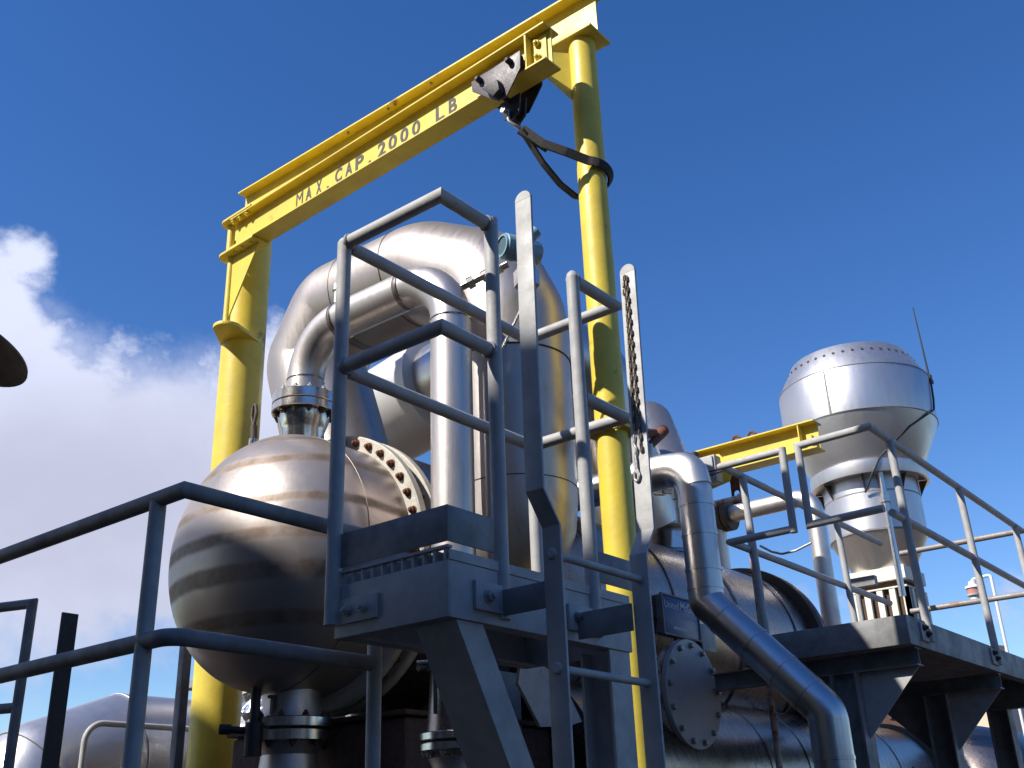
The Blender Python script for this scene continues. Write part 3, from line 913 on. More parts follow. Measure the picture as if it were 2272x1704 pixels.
def vessel():
    t = thing('pressure_vessel', 'large stained stainless horizontal vessel with a rounded head and bolted girth flange', 'tank', (4.0, TY, TZ - 0.7))
    r = 0.70
    prof = []
    for k in range(17):
        a = math.pi / 2 * (1 - k / 16)
        prof.append((r * math.cos(a), -0.50 * math.sin(a)))
    prof += [(r, 0.02), (r, 0.31)]
    hd = MB().lathe(prof, (3.63, TY, TZ), (1, 0, 0), 96).build('head', M['steel_tank'], t)
    wl = MB().tube([(3.632, TY + (r + .001) * math.cos(a), TZ + (r + .001) * math.sin(a)) for a in [2 * math.pi * k / 96 for k in range(96)]], 0.002, 6, closed=True)
    wl.build('weld_seam', M['heat_tint'], hd)
    f1 = MB().lathe([(r + .003, 0), (0.775, 0), (0.785, 0.008), (0.785, 0.052), (r + .003, 0.052)], (3.935, TY, TZ), (1, 0, 0), 96).build('girth_flange', M['flange_white'], t)
    f2 = MB().lathe([(r + .003, 0), (0.775, 0), (0.785, 0.008), (0.785, 0.05), (r + .003, 0.05)], (4.055, TY, TZ), (1, 0, 0), 96).build('girth_flange', M['flange_white'], t)
    MB().lathe([(r - .02, 0), (r - .02, 0.067)], (3.9875, TY, TZ), (1, 0, 0), 96).build('gasket', M['bolt_dark'], t)
    n = 40
    for k in range(n):
        a = 2 * math.pi * (k + .3) / n
        if math.sin(a) > -0.35 and math.cos(a) < 0.75:
            p = V((3.9345, TY + 0.742 * math.cos(a), TZ + 0.742 * math.sin(a)))
            bolt(f1, p, (-1, 0, 0), 0.0215, M['rust'])
    st = MB()
    for k in range(n):
        a = 2 * math.pi * (k + .3) / n
        st.tube([(3.9875, TY + 0.742 * math.cos(a), TZ + 0.742 * math.sin(a)), (4.0545, TY + 0.742 * math.cos(a), TZ + 0.742 * math.sin(a))], 0.013, 8)
    st.build('studs', M['rust_dark'], f2)
    # long shell beyond the flange
    sh = MB().lathe([(0.74, 4.106), (0.76, 4.12), (0.752, 8.86)], (0, TY, TZ), (1, 0, 0), 96).build('shell', M['steel_vessel'], t)
    for x in (5.6, 6.55, 7.55, 8.55):
        MB().lathe([(0.7605, 0), (0.768, 0.004), (0.768, 0.03), (0.7605, 0.034)], (x, TY, TZ), (1, 0, 0), 96, caps=False).build('cladding_band', M['steel_vessel'], sh)
    MB().lathe([(0.66, 8.90), (0.83, 8.90), (0.835, 8.91), (0.835, 8.96), (0.66, 8.96)], (0, TY, TZ), (1, 0, 0), 80).build('end_flange', M['bolt_dark'], t)
    MB().lathe([(0.66, 8.99), (0.83, 8.99), (0.835, 9.0), (0.835, 9.05), (0.72, 9.055), (0.55, 9.25), (0.2, 9.36), (0.0, 9.38)], (0, TY, TZ), (1, 0, 0), 80).build('end_cover', M['steel_vessel'], t)
    rv = MB()
    for k in range(44):
        x = 5.0 + k * 0.085
        rv.lathe([(0.009, 0), (0.006, 0.006)], (x, TY - 0.757, TZ - 0.08), (0, -1, 0), 8)
    rv.build('rivets', M['bolt_dark'], sh)
    # saddles
    for x in (4.7, 8.2):
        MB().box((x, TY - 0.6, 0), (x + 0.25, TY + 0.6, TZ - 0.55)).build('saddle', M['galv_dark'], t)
    # top nozzle with welding neck flange
    nz = MB().lathe([(0.128, 0.55), (0.122, 0.78), (0.130, 0.80), (0.150, 0.86), (0.150, 0.885)], (3.755, TY, TZ), (0, 0, 1), 48).build('top_nozzle', M['flange_steel'], t)
    MB().disc((3.755, TY, TZ + 0.913), (0, 0, 1), 0.188, 0.05).build('nozzle_flange', M['flange_steel'], nz)
    ring_bolts(nz, (3.755, TY, TZ + 0.8875), (0, 0, -1), 0.162, 12, 0.0165, M['bolt_dark'])
    # bottom nozzle
    bn = MB().lathe([(0.155, -0.60), (0.150, -0.76), (0.175, -0.82)], (3.765, TY, TZ), (0, 0, 1), 48).build('bottom_nozzle', M['steel_pipe'], t)
    MB().disc((3.765, TY, TZ - 0.848), (0, 0, 1), 0.225, 0.05).build('nozzle_flange', M['flange_steel'], bn)
    ring_bolts(bn, (3.765, TY, TZ - 0.822), (0, 0, 1), 0.197, 10, 0.018, M['bolt_dark'])
    # vent stub with lifting loop
    vs = MB().tube([(3.66, 4.83, TZ + 0.55), (3.66, 4.83, TZ + 0.80)], 0.030, 20).build('vent_stub', M['flange_steel'], t)
    # neck nozzle on the long shell
    nk = MB().lathe([(0.30, 0.70), (0.285, 0.76), (0.21, 0.80), (0.20, 0.98)], (7.86, TY, TZ), (0, 0, 1), 48).build('neck_nozzle', M['flange_steel'], t)
    MB().disc((7.86, TY, TZ + 1.02), (0, 0, 1), 0.29, 0.075).build('neck_flange', M['steel_light'], nk)
    return t


vessel()


def lifting_loop():
    t = thing('wire_rope_eye', 'small dark wire rope loop standing beside the pipe flange on the tank', 'rope loop', (3.66, 4.83, TZ + 0.80))
    z = TZ + 0.80
    MB().tube([(3.66, 4.83, z), (3.655, 4.832, z + .07), (3.655, 4.858, z + .15), (3.655, 4.852, z + .215), (3.655, 4.828, z + .225), (3.655, 4.815, z + .16), (3.655, 4.838, z + .07), (3.66, 4.826, z + .01)], 0.0105, 10, bend=0.03, bseg=5).build('rope', M['bolt_dark'], t)
    MB().tube([(3.658, 4.83, z + .005), (3.656, 4.835, z + .085)], 0.022, 14).build('ferrule', M['bolt_dark'], t)


lifting_loop()


def lower_pipe():
    t = thing('drain_pipe', 'dark stainless reducer pipe bolted under the tank head', 'pipe', (3.765, TY, 0.6))
    MB().lathe([(0.175, TZ - 0.94), (0.145, TZ - 1.0), (0.19, TZ - 1.40), (0.19, 0.5)], (3.765, TY, 0), (0, 0, 1), 40).build('reducer', M['steel_pipe'], t)
    f = MB().disc((3.765, TY, TZ - 0.912), (0, 0, 1), 0.225, 0.055).build('pipe_flange', M['flange_steel'], t)
    ring_bolts(f, (3.765, TY, TZ - 0.940), (0, 0, -1), 0.197, 10, 0.018, M['bolt_dark'])
    v = thing('drain_valve', 'small black drain valve on a thin pipe under the tank head', 'valve', (3.53, TY, 2.15))
    MB().tube([(3.53, TY, 2.6), (3.53, TY, 2.10)], 0.026, 14).tube([(3.53, TY, 2.21), (3.53, TY, 2.05)], 0.045, 14).build('valve_body', M['black'], v)
    MB().tube([(3.53, TY, 2.17), (3.44, TY + .09, 2.18)], 0.018, 12).tube([(3.45, TY + .08, 2.18), (3.41, TY + .12, 2.182)], 0.026, 12).build('plug', M['black'], v)
    MB().box((3.58, TY - .05, 2.33), (3.72, TY - .03, 2.345)).box((3.60, TY - .05, 2.12), (3.615, TY - .03, 2.33)).build('handle', M['black'], v)


lower_pipe()

# ================================================================== PIPES AND DUCTS
def pipe_loop():
    x = 3.755
    t = thing('looped_pipe', 'stainless pipe looping from the tank top nozzle down behind the access platform', 'pipe', (x, 3.9, 4.0))
    r = 0.1095
    zr = 4.47
    MB().tube([(x, TY, 4.06), (x, TY, zr), (x, 3.34, zr), (x, 3.34, 2.42)], r, 40, bend=0.30, bseg=14).build('pipe', M['steel_pipe'], t, 40)
    MB().lathe([(r + .002, 4.07), (0.145, 4.025), (0.145, 4.0255)], (x, TY, 0), (0, 0, 1), 40).build('weld_neck', M['flange_steel'], t)
    fl = MB().disc((x, TY, TZ + 0.972), (0, 0, 1), 0.188, 0.062).build('pipe_flange', M['flange_steel'], t)
    ring_bolts(fl, (x, TY, TZ + 1.0035), (0, 0, 1), 0.162, 12, 0.0155, M['zinc'])
    for p, ax in (((x, 4.19, zr), (0, 1, 0)), ((x, 3.65, zr), (0, 1, 0)), ((x, 3.34, 4.165), (0, 0, 1)), ((x, TY, 4.165), (0, 0, 1))):
        MB().lathe([(r + .0005, -0.006), (r + .005, 0), (r + .0005, 0.006)], p, ax, 40, caps=False).build('weld_seam', M['flange_steel'], t)
    for y in (4.20, 3.665):
        MB().lathe([(r + .0012, -0.018), (r + .0016, -.017), (r + .0016, 0.017), (r + .0012, 0.018)], (x, y, zr), (0, 1, 0), 40, caps=False).build('heat_tint', M['heat_tint'], t)
    MB().lathe([(0.022, 0), (0.022, 0.15), (0.03, 0.15), (0.03, 0.19)], (x + .02, 4.27, zr + 0.08), (0, 0, 1), 18).build('vent_stub', M['zinc'], t)


pipe_loop()


def big_duct():
    x = 4.33
    t = thing('segmented_duct', 'big stainless duct of mitred segments arching over behind the looped pipe', 'duct', (x, 4.3, 3.6))
    r = 0.332
    pts = [(x, y, z) for y, z in ((4.2, 2.96), (3.388, 2.96), (3.388, 4.388), (3.525, 4.685), (4.044, 4.975), (4.857, 4.985), (5.09, 4.638), (4.68, 3.5))]
    MB().tube(pts, r, 64, bend=[0.35, 0.25, 0.3, 0.35, 0.12, 0.1], bseg=5).build('duct', M['steel_run'], t, 40)
    for y, q in ((4.16, .004), (4.62, .003)):
        zz = 4.975 + (y - 4.044) * 0.0123
        MB().tube([(x + (r + .0005) * math.cos(a), y, zz + (r + .0005) * math.sin(a)) for a in [2 * math.pi * k / 64 for k in range(64)]], q, 6, closed=True).build('weld_seam', M['heat_tint'], t)
    for z, q in ((4.1, .006), (3.35, .003)):
        MB().tube([(x + (r + .0005) * math.cos(a), 3.388 + (r + .0005) * math.sin(a), z) for a in [2 * math.pi * k / 64 for k in range(64)]], q, 6, closed=True).build('girth_seam', M['rust_dark'], t)


big_duct()


def rear_duct():
    t = thing('rear_duct', 'pale grey duct with a tapered collar seen under the arch of the big duct', 'duct', (6.6, 5.4, 4.4))
    MB().tube([(6.5, 7.9, 3.0), (6.45, 7.6, 5.12), (6.2, 5.62, 5.25)], 0.45, 56, bend=0.5).build('duct', M['matt_duct'], t, 30)
    ax = V((-0.14, -1, 0.04)).normalized()
    MB().lathe([(0.452, 0), (0.462, 0.004), (0.462, 0.03), (0.38, 0.05)], (6.2, 5.62, 5.25), ax, 56).build('rolled_edge', M['matt_duct'], t)
    MB().tube([(6.196, 5.58, 5.252), (6.12, 5.05, 5.27), (6.7, 4.50, 5.27), (7.4, 4.5, 4.0)], 0.37, 48, bend=0.3).build('tail_duct', M['steel_clad'], t, 30)


rear_duct()

o = MB().tube([(3.93, 3.21, 2.45), (3.93, 3.21, 3.88)], 0.050, 24).build('thin_riser', M['steel_pipe'])
tag(o, 'thin stainless riser pipe just right of the looped pipe', 'pipe')


def transmitter():
    c = V((3.92, 3.00, 4.545))
    t = thing('transmitter', 'teal round instrument transmitter on the duct bend above the ladder', 'instrument', c)
    ax = V((-0.93, 0.36, -0.02)).normalized()
    MB().lathe([(0.060, -0.13), (0.066, -0.12), (0.066, 0.02), (0.072, 0.022), (0.072, 0.085), (0.066, 0.09)], c, ax, 36).build('housing', M['teal'], t)
    MB().lathe([(0.050, 0.0905), (0.050, 0.093)], c, ax, 32).build('dial_glass', M['glass_dark'], t)
    MB().lathe([(0.0505, 0.0905), (0.066, 0.0905), (0.064, 0.10), (0.052, 0.10)], c, ax, 32, caps=False).build('cap_ring', M['teal'], t)
    MB().lathe([(0.05, -0.12), (0.05, -0.02)], c - ax * 0.05, (0.1, 0.1, 1), 24).lathe([(0.035, 0.0), (0.035, 0.09)], c + V((0.03, -0.03, 0.05)), (0.4, -0.5, 0.6), 20).build('neck', M['teal'], t)
    MB().lathe([(0.07, -0.215), (0.07, -0.125)], c - ax * 0.05, (0, 0, 1), 6).build('sensor_block', M['flange_steel'], t)
    # impulse manifold running down to the pipe elbow
    m0, m1 = c + V((-0.05, 0.03, -0.10)), V((3.78, 3.28, 4.36))
    mf = MB().tube([m0, m1], 0.020, 14)
    for k, rr in ((0.2, 0.029), (0.5, 0.031), (0.8, 0.034)):
        p = m0.lerp(m1, k)
        mf.tube([p - (m1 - m0).normalized() * 0.018, p + (m1 - m0).normalized() * 0.018], rr, 10)
    mf.build('manifold', M['flange_steel'], t)
    cb = MB().tube([c + V((0.02, -.04, -.19)), c + V((0.03, -0.02, -0.30)), (3.93, 3.10, 4.05), (3.90, 3.22, 3.85), (3.95, 3.235, 3.3), (3.95, 3.235, 2.4)], 0.008, 8, bend=0.08)
    cb.build('tubing', M['zinc'], t)


transmitter()


def insulated_pipe():
    x = 6.0
    t = thing('clad_pipe', 'bright metal clad pipe stepping down diagonally in front of the long vessel', 'pipe', (x, 2.5, 0.4))
    r = 0.113
    pts = [(x, 4.3, 3.885), (x, 3.20, 3.885), (x, 3.20, 2.965), (x, 2.515, 2.235), (x, 2.515, 0.2)]
    MB().tube(pts, r, 44, bend=[0.20, 0.05, 0.14], bseg=9).build('cladding', M['steel_clad'], t, 10)
    for z in (3.60, 3.40, 3.17, 3.05, 1.98):
        y = 3.20 if z > 2.5 else 2.515
        MB().lathe([(r + .0005, -0.012), (r + .004, -0.011), (r + .004, 0.011), (r + .0005, 0.012)], (x, y, z), (0, 0, 1), 44, caps=False).build('joint_band', M['steel_clad'], t)
    dv = (V(pts[3]) - V(pts[2])).normalized()
    for k in (0.16, 0.42, 0.66, 0.86):
        MB().lathe([(r + .0005, -0.012), (r + .004, -0.011), (r + .004, 0.011), (r + .0005, 0.012)], V(pts[2]).lerp(V(pts[3]), k), dv, 44, caps=False).build('joint_band', M['steel_clad'], t)
    MB().tube([(x, 3.62, 3.9), (x, 3.42, 3.9), (x - .004, 3.215, 3.87), (x - .004, 3.19, 3.72)], 0.1095, 30, bend=0.1).build('elbow_sunlit_patch', M['steel_pale_pipe'], t)  # paler sleeve paints in the sunlit top of the elbow


insulated_pipe()


def pale_pipe():
    x = 9.2
    t = thing('pale_pipe', 'matt pale pipe that arches over and drops behind the right platform', 'pipe', (x, 3.7, 2.0))
    r = 0.083
    MB().tube([(x, 4.70, 3.55), (x, 4.70, 4.50), (x, 3.69, 4.50), (x, 3.69, 1.5)], r, 32, bend=0.16, bseg=10).build('pipe', M['steel_pale_pipe'], t, 40)
    MB().disc((x, 4.56, 4.50), (0, 1, 0), 0.16, 0.06).disc((x, 4.63, 4.50), (0, 1, 0), 0.16, 0.06).build('flange', M['bolt_dark'], t)


pale_pipe()


def rusty_pipe():
    t = thing('rusty_conduit', 'thin white pipe streaked with rust, bent over left of the right platform', 'pipe', (7.0, 3.33, 2.0))
    MB().tube([(7.0, 3.60, 3.915), (7.0, 3.325, 3.915), (7.0, 3.325, 2.0)], 0.022, 16).build('pipe', M['rust_pipe'], t, 28)
    MB().tube([(7.0, 3.375, 3.915), (7.0, 3.325, 3.915), (7.0, 3.325, 3.865)], 0.031, 16, bend=0.02).build('elbow', M['rust_pipe'], t)


rusty_pipe()


def blind_manway():
    y = 3.58
    c = V((6.37, y, 2.472))
    t = thing('manway', 'round bolted blind manway cover on the side of the long vessels', 'manway', (c.x, y, 2.1))
    pc = MB().disc(c, (0, 1, 0), 0.352, 0.04, 72).build('cover', M['blind'], t)
    ring_bolts(pc, c + V((0, -0.0205, 0)), (0, -1, 0), 0.312, 13, 0.0215, M['zinc'], 0.2, stud=False)
    MB().disc(c + V((0, 0.048, 0)), (0, 1, 0), 0.352, 0.04, 72).build('back_flange', M['rust_pipe'], t)
    MB().lathe([(0.26, 0.068), (0.26, 0.75)], c, (0, 1, 0), 56).build('neck', M['steel_vessel'], t)


blind_manway()


def lower_vessel():
    y, z, r = 4.12, 1.99, 0.56
    t = thing('lower_vessel', 'lower stainless cylinder lying under the long vessel at the bottom right', 'tank', (7.5, y, z - r))
    sh = MB().lathe([(r, 5.2), (r, 11.0)], (0, y, z), (1, 0, 0), 80).build('shell', M['steel_vessel'], t)
    for x in (7.4, 8.05, 9.02, 9.1, 10.0):
        MB().lathe([(r + .0005, -0.018), (r + .006, -0.015), (r + .006, 0.015), (r + .0005, 0.018)], (x, y, z), (1, 0, 0), 80, caps=False).build('band', M['steel_vessel'] if x != 9.1 else M['bolt_dark'], sh)
    MB().lathe([(r, 0), (r * 1.08, 0.01), (r * 1.08, 0.08), (r * 0.9, 0.085)], (11.0, y, z), (1, 0, 0), 80).build('end_flange', M['bolt_dark'], t)
    MB().lathe([(0.08, 0), (0.08, 0.14), (0.1, 0.14), (0.1, 0.18)], (10.0, y - .2, z + r - .06), (0, 0, 1), 24).build('nozzle', M['flange_steel'], t)
    MB().lathe([(0.07, 0), (0.06, 0.03)], (10.3, y - r * .93, z + .08), (0, -1, 0.1), 20).build('plug', M['black'], t)
    for x in (6.0, 9.6):
        MB().box((x, y - .45, 0), (x + .2, y + .45, z - r + .12)).build('saddle', M['galv_dark'], t)


lower_vessel()


def name_plate():
    yv = 3.70
    t = thing('maker_sign', 'small blue maker sign bracketed to the long vessel beside the clad pipe', 'sign', (6.52, yv, 2.9))
    z0, z1, x0, x1 = 2.885, 3.145, 6.30, 6.78
    MB().box((x0 + .0, yv, z0), (x1, yv + .012, z1), bev=0.002).build('face', M['blue_sign'], t)
    f = MB()
    f.box((x0 - .012, yv - .006, z0 - .012), (x1 + .012, yv + .014, z0 - .0005)).box((x0 - .012, yv - .006, z1 + .0005), (x1 + .012, yv + .014, z1 + .012))
    f.box((x0 - .012, yv - .006, z0), (x0 - .0005, yv + .06, z1)).box((x1 + .0005, yv - .006, z0), (x1 + .012, yv + .014, z1))
    f.build('frame', M['galv_dark'], t)
    MB().box((x0 + .02, yv + .0125, z0 + .03), (x0 + .05, yv + .14, z1 - .03)).box((x1 - .08, yv + .0125, z0 + .03), (x1 - .05, yv + .14, z1 - .03)).build('bracket', M['galv_dark'], t)
    mb = MB()
    def put(txt, x, z, size, bold=0.0, sq=1.0):
        vs, fs = glyph(txt, size, bold)
        mb.add([(x + v.x * sq, yv - 0.0015 - v.z * .3, z + v.y) for v in vs], fs)
    put('United', x0 + .02, z1 - .085, 0.075, 0.0, 0.95)
    put('McGill', x0 + .235, z1 - .085, 0.085, 0.002, 0.85)
    put('Corporation', x0 + .255, z1 - .135, 0.042, 0.0, 0.9)
    mb.build('lettering', M['sign_white'], t, smooth=False)
    mb = MB()
    for k in range(11):
        mb.box((x0 + .12 + k * .02, yv - .0015, z0 + .035), (x0 + .12 + k * .02 + .013, yv - .0005, z0 + .055))
    mb.build('small_print', M['sign_white'], t)
    o = MB().box((6.86, yv + .03, 2.83), (7.06, yv + .04, 3.02), bev=0.001).build('data_plate', M['galv'])
    tag(o, 'small bare metal data plate right of the blue maker sign', 'plate')


name_plate()


def vessel_top_gear():
    t = thing('t_handle', 'rust brown tee handle clamp above the neck beside the ladder top', 'handle', (6.0, 3.55, 4.1))
    MB().tube([(6.08, 3.60, 4.235), (6.235, 3.60, 4.285)], 0.036, 14, radii=[0.042, 0.03]).tube([(6.15, 3.598, 4.16), (6.37, 3.598, 4.34)], 0.03, 14, radii=[0.028, 0.042]).build('handle', M['rust'], t)
    MB().tube([(6.13, 3.62, 3.98), (6.15, 3.60, 4.17)], 0.03, 12).build('stem', M['zinc'], t)
    MB().lathe([(0.05, 0), (0.05, 0.06)], (6.12, 3.62, 4.02), (0, 0, 1), 6).build('bonnet', M['yellow'], t)
    t = thing('mitred_hood', 'grey stainless hood duct rising behind the rust brown tee handle', 'duct', (7.9, TY, 4.1))
    MB().tube([(7.86, TY, 4.081), (7.86, TY, 4.55), (8.05, 4.75, 5.1), (8.4, 5.2, 5.3)], 0.285, 44).build('duct', M['steel_run'], t, 10)
    t = thing('relief_valve', 'small stainless valve and tubing on the neck under the clad pipe', 'valve', (7.2, 3.95, 4.0))
    MB().tube([(7.0, 3.90, 4.28), (7.0, 3.90, 3.84)], 0.018, 10).tube([(7.0, 3.90, 4.14), (7.0, 3.90, 4.02)], 0.032, 10).build('stem', M['zinc'], t)
    MB().tube([(7.0, 3.90, 4.08), (7.0, 4.02, 4.12)], 0.022, 10).tube([(7.0, 4.0, 4.11), (7.0, 4.08, 4.13)], 0.036, 10).tube([(7.0, 4.08, 4.13), (7.0, 4.3, 4.14)], 0.008, 8).build('branch', M['zinc'], t)


vessel_top_gear()


def far_jib():
    x = 8.15
    t = thing('small_jib_beam', 'short yellow beam on the far side pointing at the silver exhaust stack', 'crane beam', (x, 4.3, 4.6))
    MB().ibeam((x, 3.13, 4.665), (x, 4.62, 4.665), 0.25, 0.17, 0.012, 0.01).build('beam', M['yellow'], t)
    MB().box((x - .08, 3.27, 4.553), (x - .0055, 3.28, 4.777)).box((x - .08, 3.165, 4.553), (x - .0055, 3.172, 4.66)).build('stiffener', M['yellow'], t)
    MB().prism([(x - .10, 4.20, 4.70), (x - .10, 4.02, 4.70), (x - .10, 3.90, 4.54), (x - .10, 3.95, 4.43), (x - .10, 4.14, 4.40)], (0.012, 0, 0)).build('trolley_plate', M['yellow'], t)
    lg = MB()
    # bored lug under the beam
    cy, cz = 3.93, 4.33
    outer = [(cy - .05, cz - .09), (cy + .05, cz - .09), (cy + .05, cz + .19), (cy - .05, cz + .19)]
    ring = [(cy + .028 * math.cos(a), cz + .03 * math.sin(a)) for a in [2 * math.pi * k / 20 for k in range(20)]]
    sq = [(cy + .05 * max(-1, min(1, 1.5 * math.cos(a))), cz + .09 * max(-1, min(1, 1.5 * math.sin(a)))) for a in [2 * math.pi * k / 20 for k in range(20)]]
    for xx in (x - .03,):
        vs = [(xx, p[0], p[1]) for p in ring] + [(xx, p[0], p[1]) for p in sq] + [(xx + .012, p[0], p[1]) for p in ring] + [(xx + .012, p[0], p[1]) for p in sq]
        fs = []
        for k in range(20):
            j = (k + 1) % 20
            fs += [(k, j, 20 + j, 20 + k), (40 + k, 40 + j, 60 + j, 60 + k), (k, j, 40 + j, 40 + k), (20 + k, 20 + j, 60 + j, 60 + k)]
        lg.add(vs, fs)
    lg.box((x - .03, cy - .05, cz + .0905), (x - .018, cy + .05, cz + .20))
    lg.build('lifting_lug', M['rust'], t)
    sp = MB()
    for y in (3.70, 3.85):
        sp.tube([(x - .07, y - .04, 4.80), (x - .07, y, 4.84), (x - .07, y + .04, 4.80)], 0.012, 8, bend=0.03)
    sp.build('rope_clip', M['rust'], t)
    b = thing('junction_box', 'grey junction box with a black knob in front of the small yellow beam', 'box', (7.95, 4.12, 4.4))
    MB().box((7.86, 3.97, 4.40), (7.98, 4.24, 4.64), bev=0.012).build('case', M['galv'], b)
    MB().box((7.84, 3.985, 4.415), (7.859, 4.225, 4.625), bev=0.006).build('lid', M['galv'], b)
    MB().lathe([(0.035, 0), (0.035, 0.07), (0.028, 0.08)], (7.92, 4.19, 4.642), (0, 0, 1), 18).build('knob', M['black'], b)
    MB().tube([(7.83, 4.28, 4.50), (7.83, 3.70, 4.46), (7.83, 4.22, 4.44)], 0.006, 6, bend=0.01).build('wire', M['cable'], b)


far_jib()


def tube_line():
    o = MB().tube([(8.3, 3.86, 3.885), (8.3, 3.762, 3.814), (8.3, 3.671, 3.777), (8.3, 3.547, 3.781), (8.3, 3.40, 3.82)], 0.010, 8, bend=0.06).build('bent_tubing', M['zinc'])
    tag(o, 'thin sagging steel tubing between the rail corner and the pale pipe', 'tubing')


tube_line()

# ================================================================== RIGHT PLATFORM
def right_platform():
    X0, X1, Y0, Y1 = 6.45, 10.02, 2.125, 3.235
    t = thing('equipment_platform', 'larger grey galvanised platform on the right with gusseted columns and pipe handrails', 'platform', (8.2, 2.7, 0))
    zb, zt = 2.615, 2.787
    fr = MB()
    for z0, z1 in ((zb, zb + .010), (zt - .012, zt - .002)):
        fr.box((X0 + .0095, Y0 + .0095, z0), (X1, Y0 + .07, z1)).box((X0 + .0095, Y0 + .0705, z0), (X0 + .07, Y1, z1))
    fr.box((X0, Y0, zb), (X0 + .009, Y1, zt), bev=0.002)
    fr.box((X0 + .0093, Y0, zb), (X1, Y0 + .009, zt))
    fr.box((X0 + .0093, Y1 - .009, zb), (X1, Y1, zt)).box((X1 - .009, Y0 + .0093, zb + .0003), (X1 + .0003, Y1 - .0093, zt - .0003))
    fr.build('frame', M['galv_dark'], t)
    gr = MB().box((X0 + .0715, Y0 + .0715, zt - .0335), (X1 - .011, Y1 - .011, zt - .013))
    gr.build('deck_plate', M['galv_dark'], t)
    # cross beams and columns with triangular gussets
    for x in (6.62, 8.30, 9.85):
        MB().ibeam((x, Y0 + .02, zb - .056), (x, Y1 + .3, zb - .056), 0.109, 0.10, 0.009, 0.007).build('cross_beam', M['galv_dark'], t)
        if x < 9:
            MB().ibeam((x, 2.61, 0), (x, 2.61, zb - .112), 0.17, 0.16, 0.011, 0.008, (0, 1, 0)).build('column', M['galv_dark'], t)
            MB().prism([(x - .004, Y0 + .03, zb - .112), (x - .004, 2.524, zb - .112), (x - .004, 2.524, zb - .50)], (0.009, 0, 0)).build('gusset', M['galv'], t)
            MB().prism([(x - .004, 2.696, zb - .112), (x - .004, 3.1, zb - .112), (x - .004, 2.696, zb - .50)], (0.009, 0, 0)).build('gusset', M['galv_dark'], t)
        else:
            MB().ibeam((x, 2.61, 0), (x, 2.61, zb - .112), 0.17, 0.16, 0.011, 0.008, (0, 1, 0)).build('column', M['galv_dark'], t)
    r = 0.0255
    zr, zm = 4.005, 3.455
    # right hand loop: open on the left, running round to the far end
    ye = 2.650
    lp = MB().tube([(9.46, 3.235, zm), (10.0, 3.235, zm), (10.0, 2.145, zm), (X0 + .02, 2.145, zm), (X0 + .04, ye, zm), (X0 + .035, ye, zr), (X0 + .02, 2.145, zr), (10.0, 2.145, zr), (10.0, 3.0, zr)][3:8], r, 22)
    lp.build('guard_rail', M['galv'], t, 28)
    MB().tube([(10.0, 2.12, zr - .002), (10.0, 3.24, zr - .002)], r, 18).tube([(10.0, 2.12, zm), (10.0, 3.24, zm)], r, 18).build('end_rail', M['galv_rusty'], t)
    MB().tube([(X0 + .05, 2.770, zr), (X0 + .05, 3.235, zr), (9.49, 3.235, zr)], r, 22).build('back_rail', M['galv'], t, 28)
    MB().tube([(X0 + .05, 2.770, zm), (X0 + .05, 3.235, zm), (9.46, 3.235, zm)], r, 22).build('back_rail', M['galv'], t, 28)
    MB().tube([(X0 + .051, 2.7705, zr + .02), (X0 + .051, 2.7705, zm - .025)], r + .001, 22).build('rail_end', M['galv'], t)
    MB().tube([(10.0, 2.142, zm - .002), (6.6, 2.142, zm - .002)], r, 20).build('mid_rail', M['galv'], t)
    for px, py, zl in ((6.80, 2.118, 2.66), (8.235, 2.118, 2.66), (9.75, 2.118, 2.66)):
        MB().tube([(px, py, zl), (px, py + .02, zr)], r + .001, 22).build('post', M['galv'], t)
        pl = MB().box((px - .145, Y0 - .013, 2.655), (px - .0, Y0 - .001, 2.765), bev=0.002).build('mounting_plate', M['galv'], t)
        for dx, dz in ((-.10, 2.735), (-.055, 2.70)):
            bolt(pl, (px + dx, Y0 - .0135, dz), (0, -1, 0), 0.019, M['bolt_dark'])
    for px, py in ((6.78, 3.19), (8.46, 3.19)):
        MB().tube([(px, py, zt - .05), (px, py + .03, zr - .01)], r + .001, 22).build('post', M['galv'], t)
    # small inner gate frame by the stack
    MB().tube([(9.05, 3.36, 3.55), (9.05, 3.36, 2.9), (9.05, 3.0, 2.9)], 0.02, 14).build('gate_frame', M['galv'], t, 28)
    MB().box((9.02, 3.18, 3.55), (9.09, 3.40, 3.63)).build('gate_cap', M['galv_dark'], t)
    return t


right_platform()


def beacon():
    t = thing('beacon', 'small white and red beacon on a thin bent arm beside the right platform rail', 'beacon', (11.2, 2.85, 3.2))
    x, y, z = 11.2, 2.97, 3.78
    MB().lathe([(0.05, -0.12), (0.05, -0.05), (0.072, -0.045), (0.078, -0.03)], (x, y, z), seg=24).lathe([(0.078, 0.03), (0.075, 0.05), (0.04, 0.065), (0.035, 0.10)], (x, y, z), seg=24).build('casing', M['white'], t)
    MB().lathe([(0.066, -0.0295), (0.066, 0.0295)], (x, y, z), seg=24).build('lens', M['red'], t)
    MB().tube([(x, y, z + .09), (x, y - .01, z + .12), (x, y - .19, z + .135), (x, y - .19, 2.2)], 0.015, 12, bend=0.03).build('arm', M['white'], t)


beacon()
o = MB().prism([(9.5, 2.55, 2.79), (9.62, 2.50, 2.79), (9.62, 2.42, 2.79), (9.5, 2.47, 2.79)], (0.0, -0.02, 0.20)).build('upstand_block', M['beige'])
tag(o, 'small brownish block standing on the right platform deck', 'block')


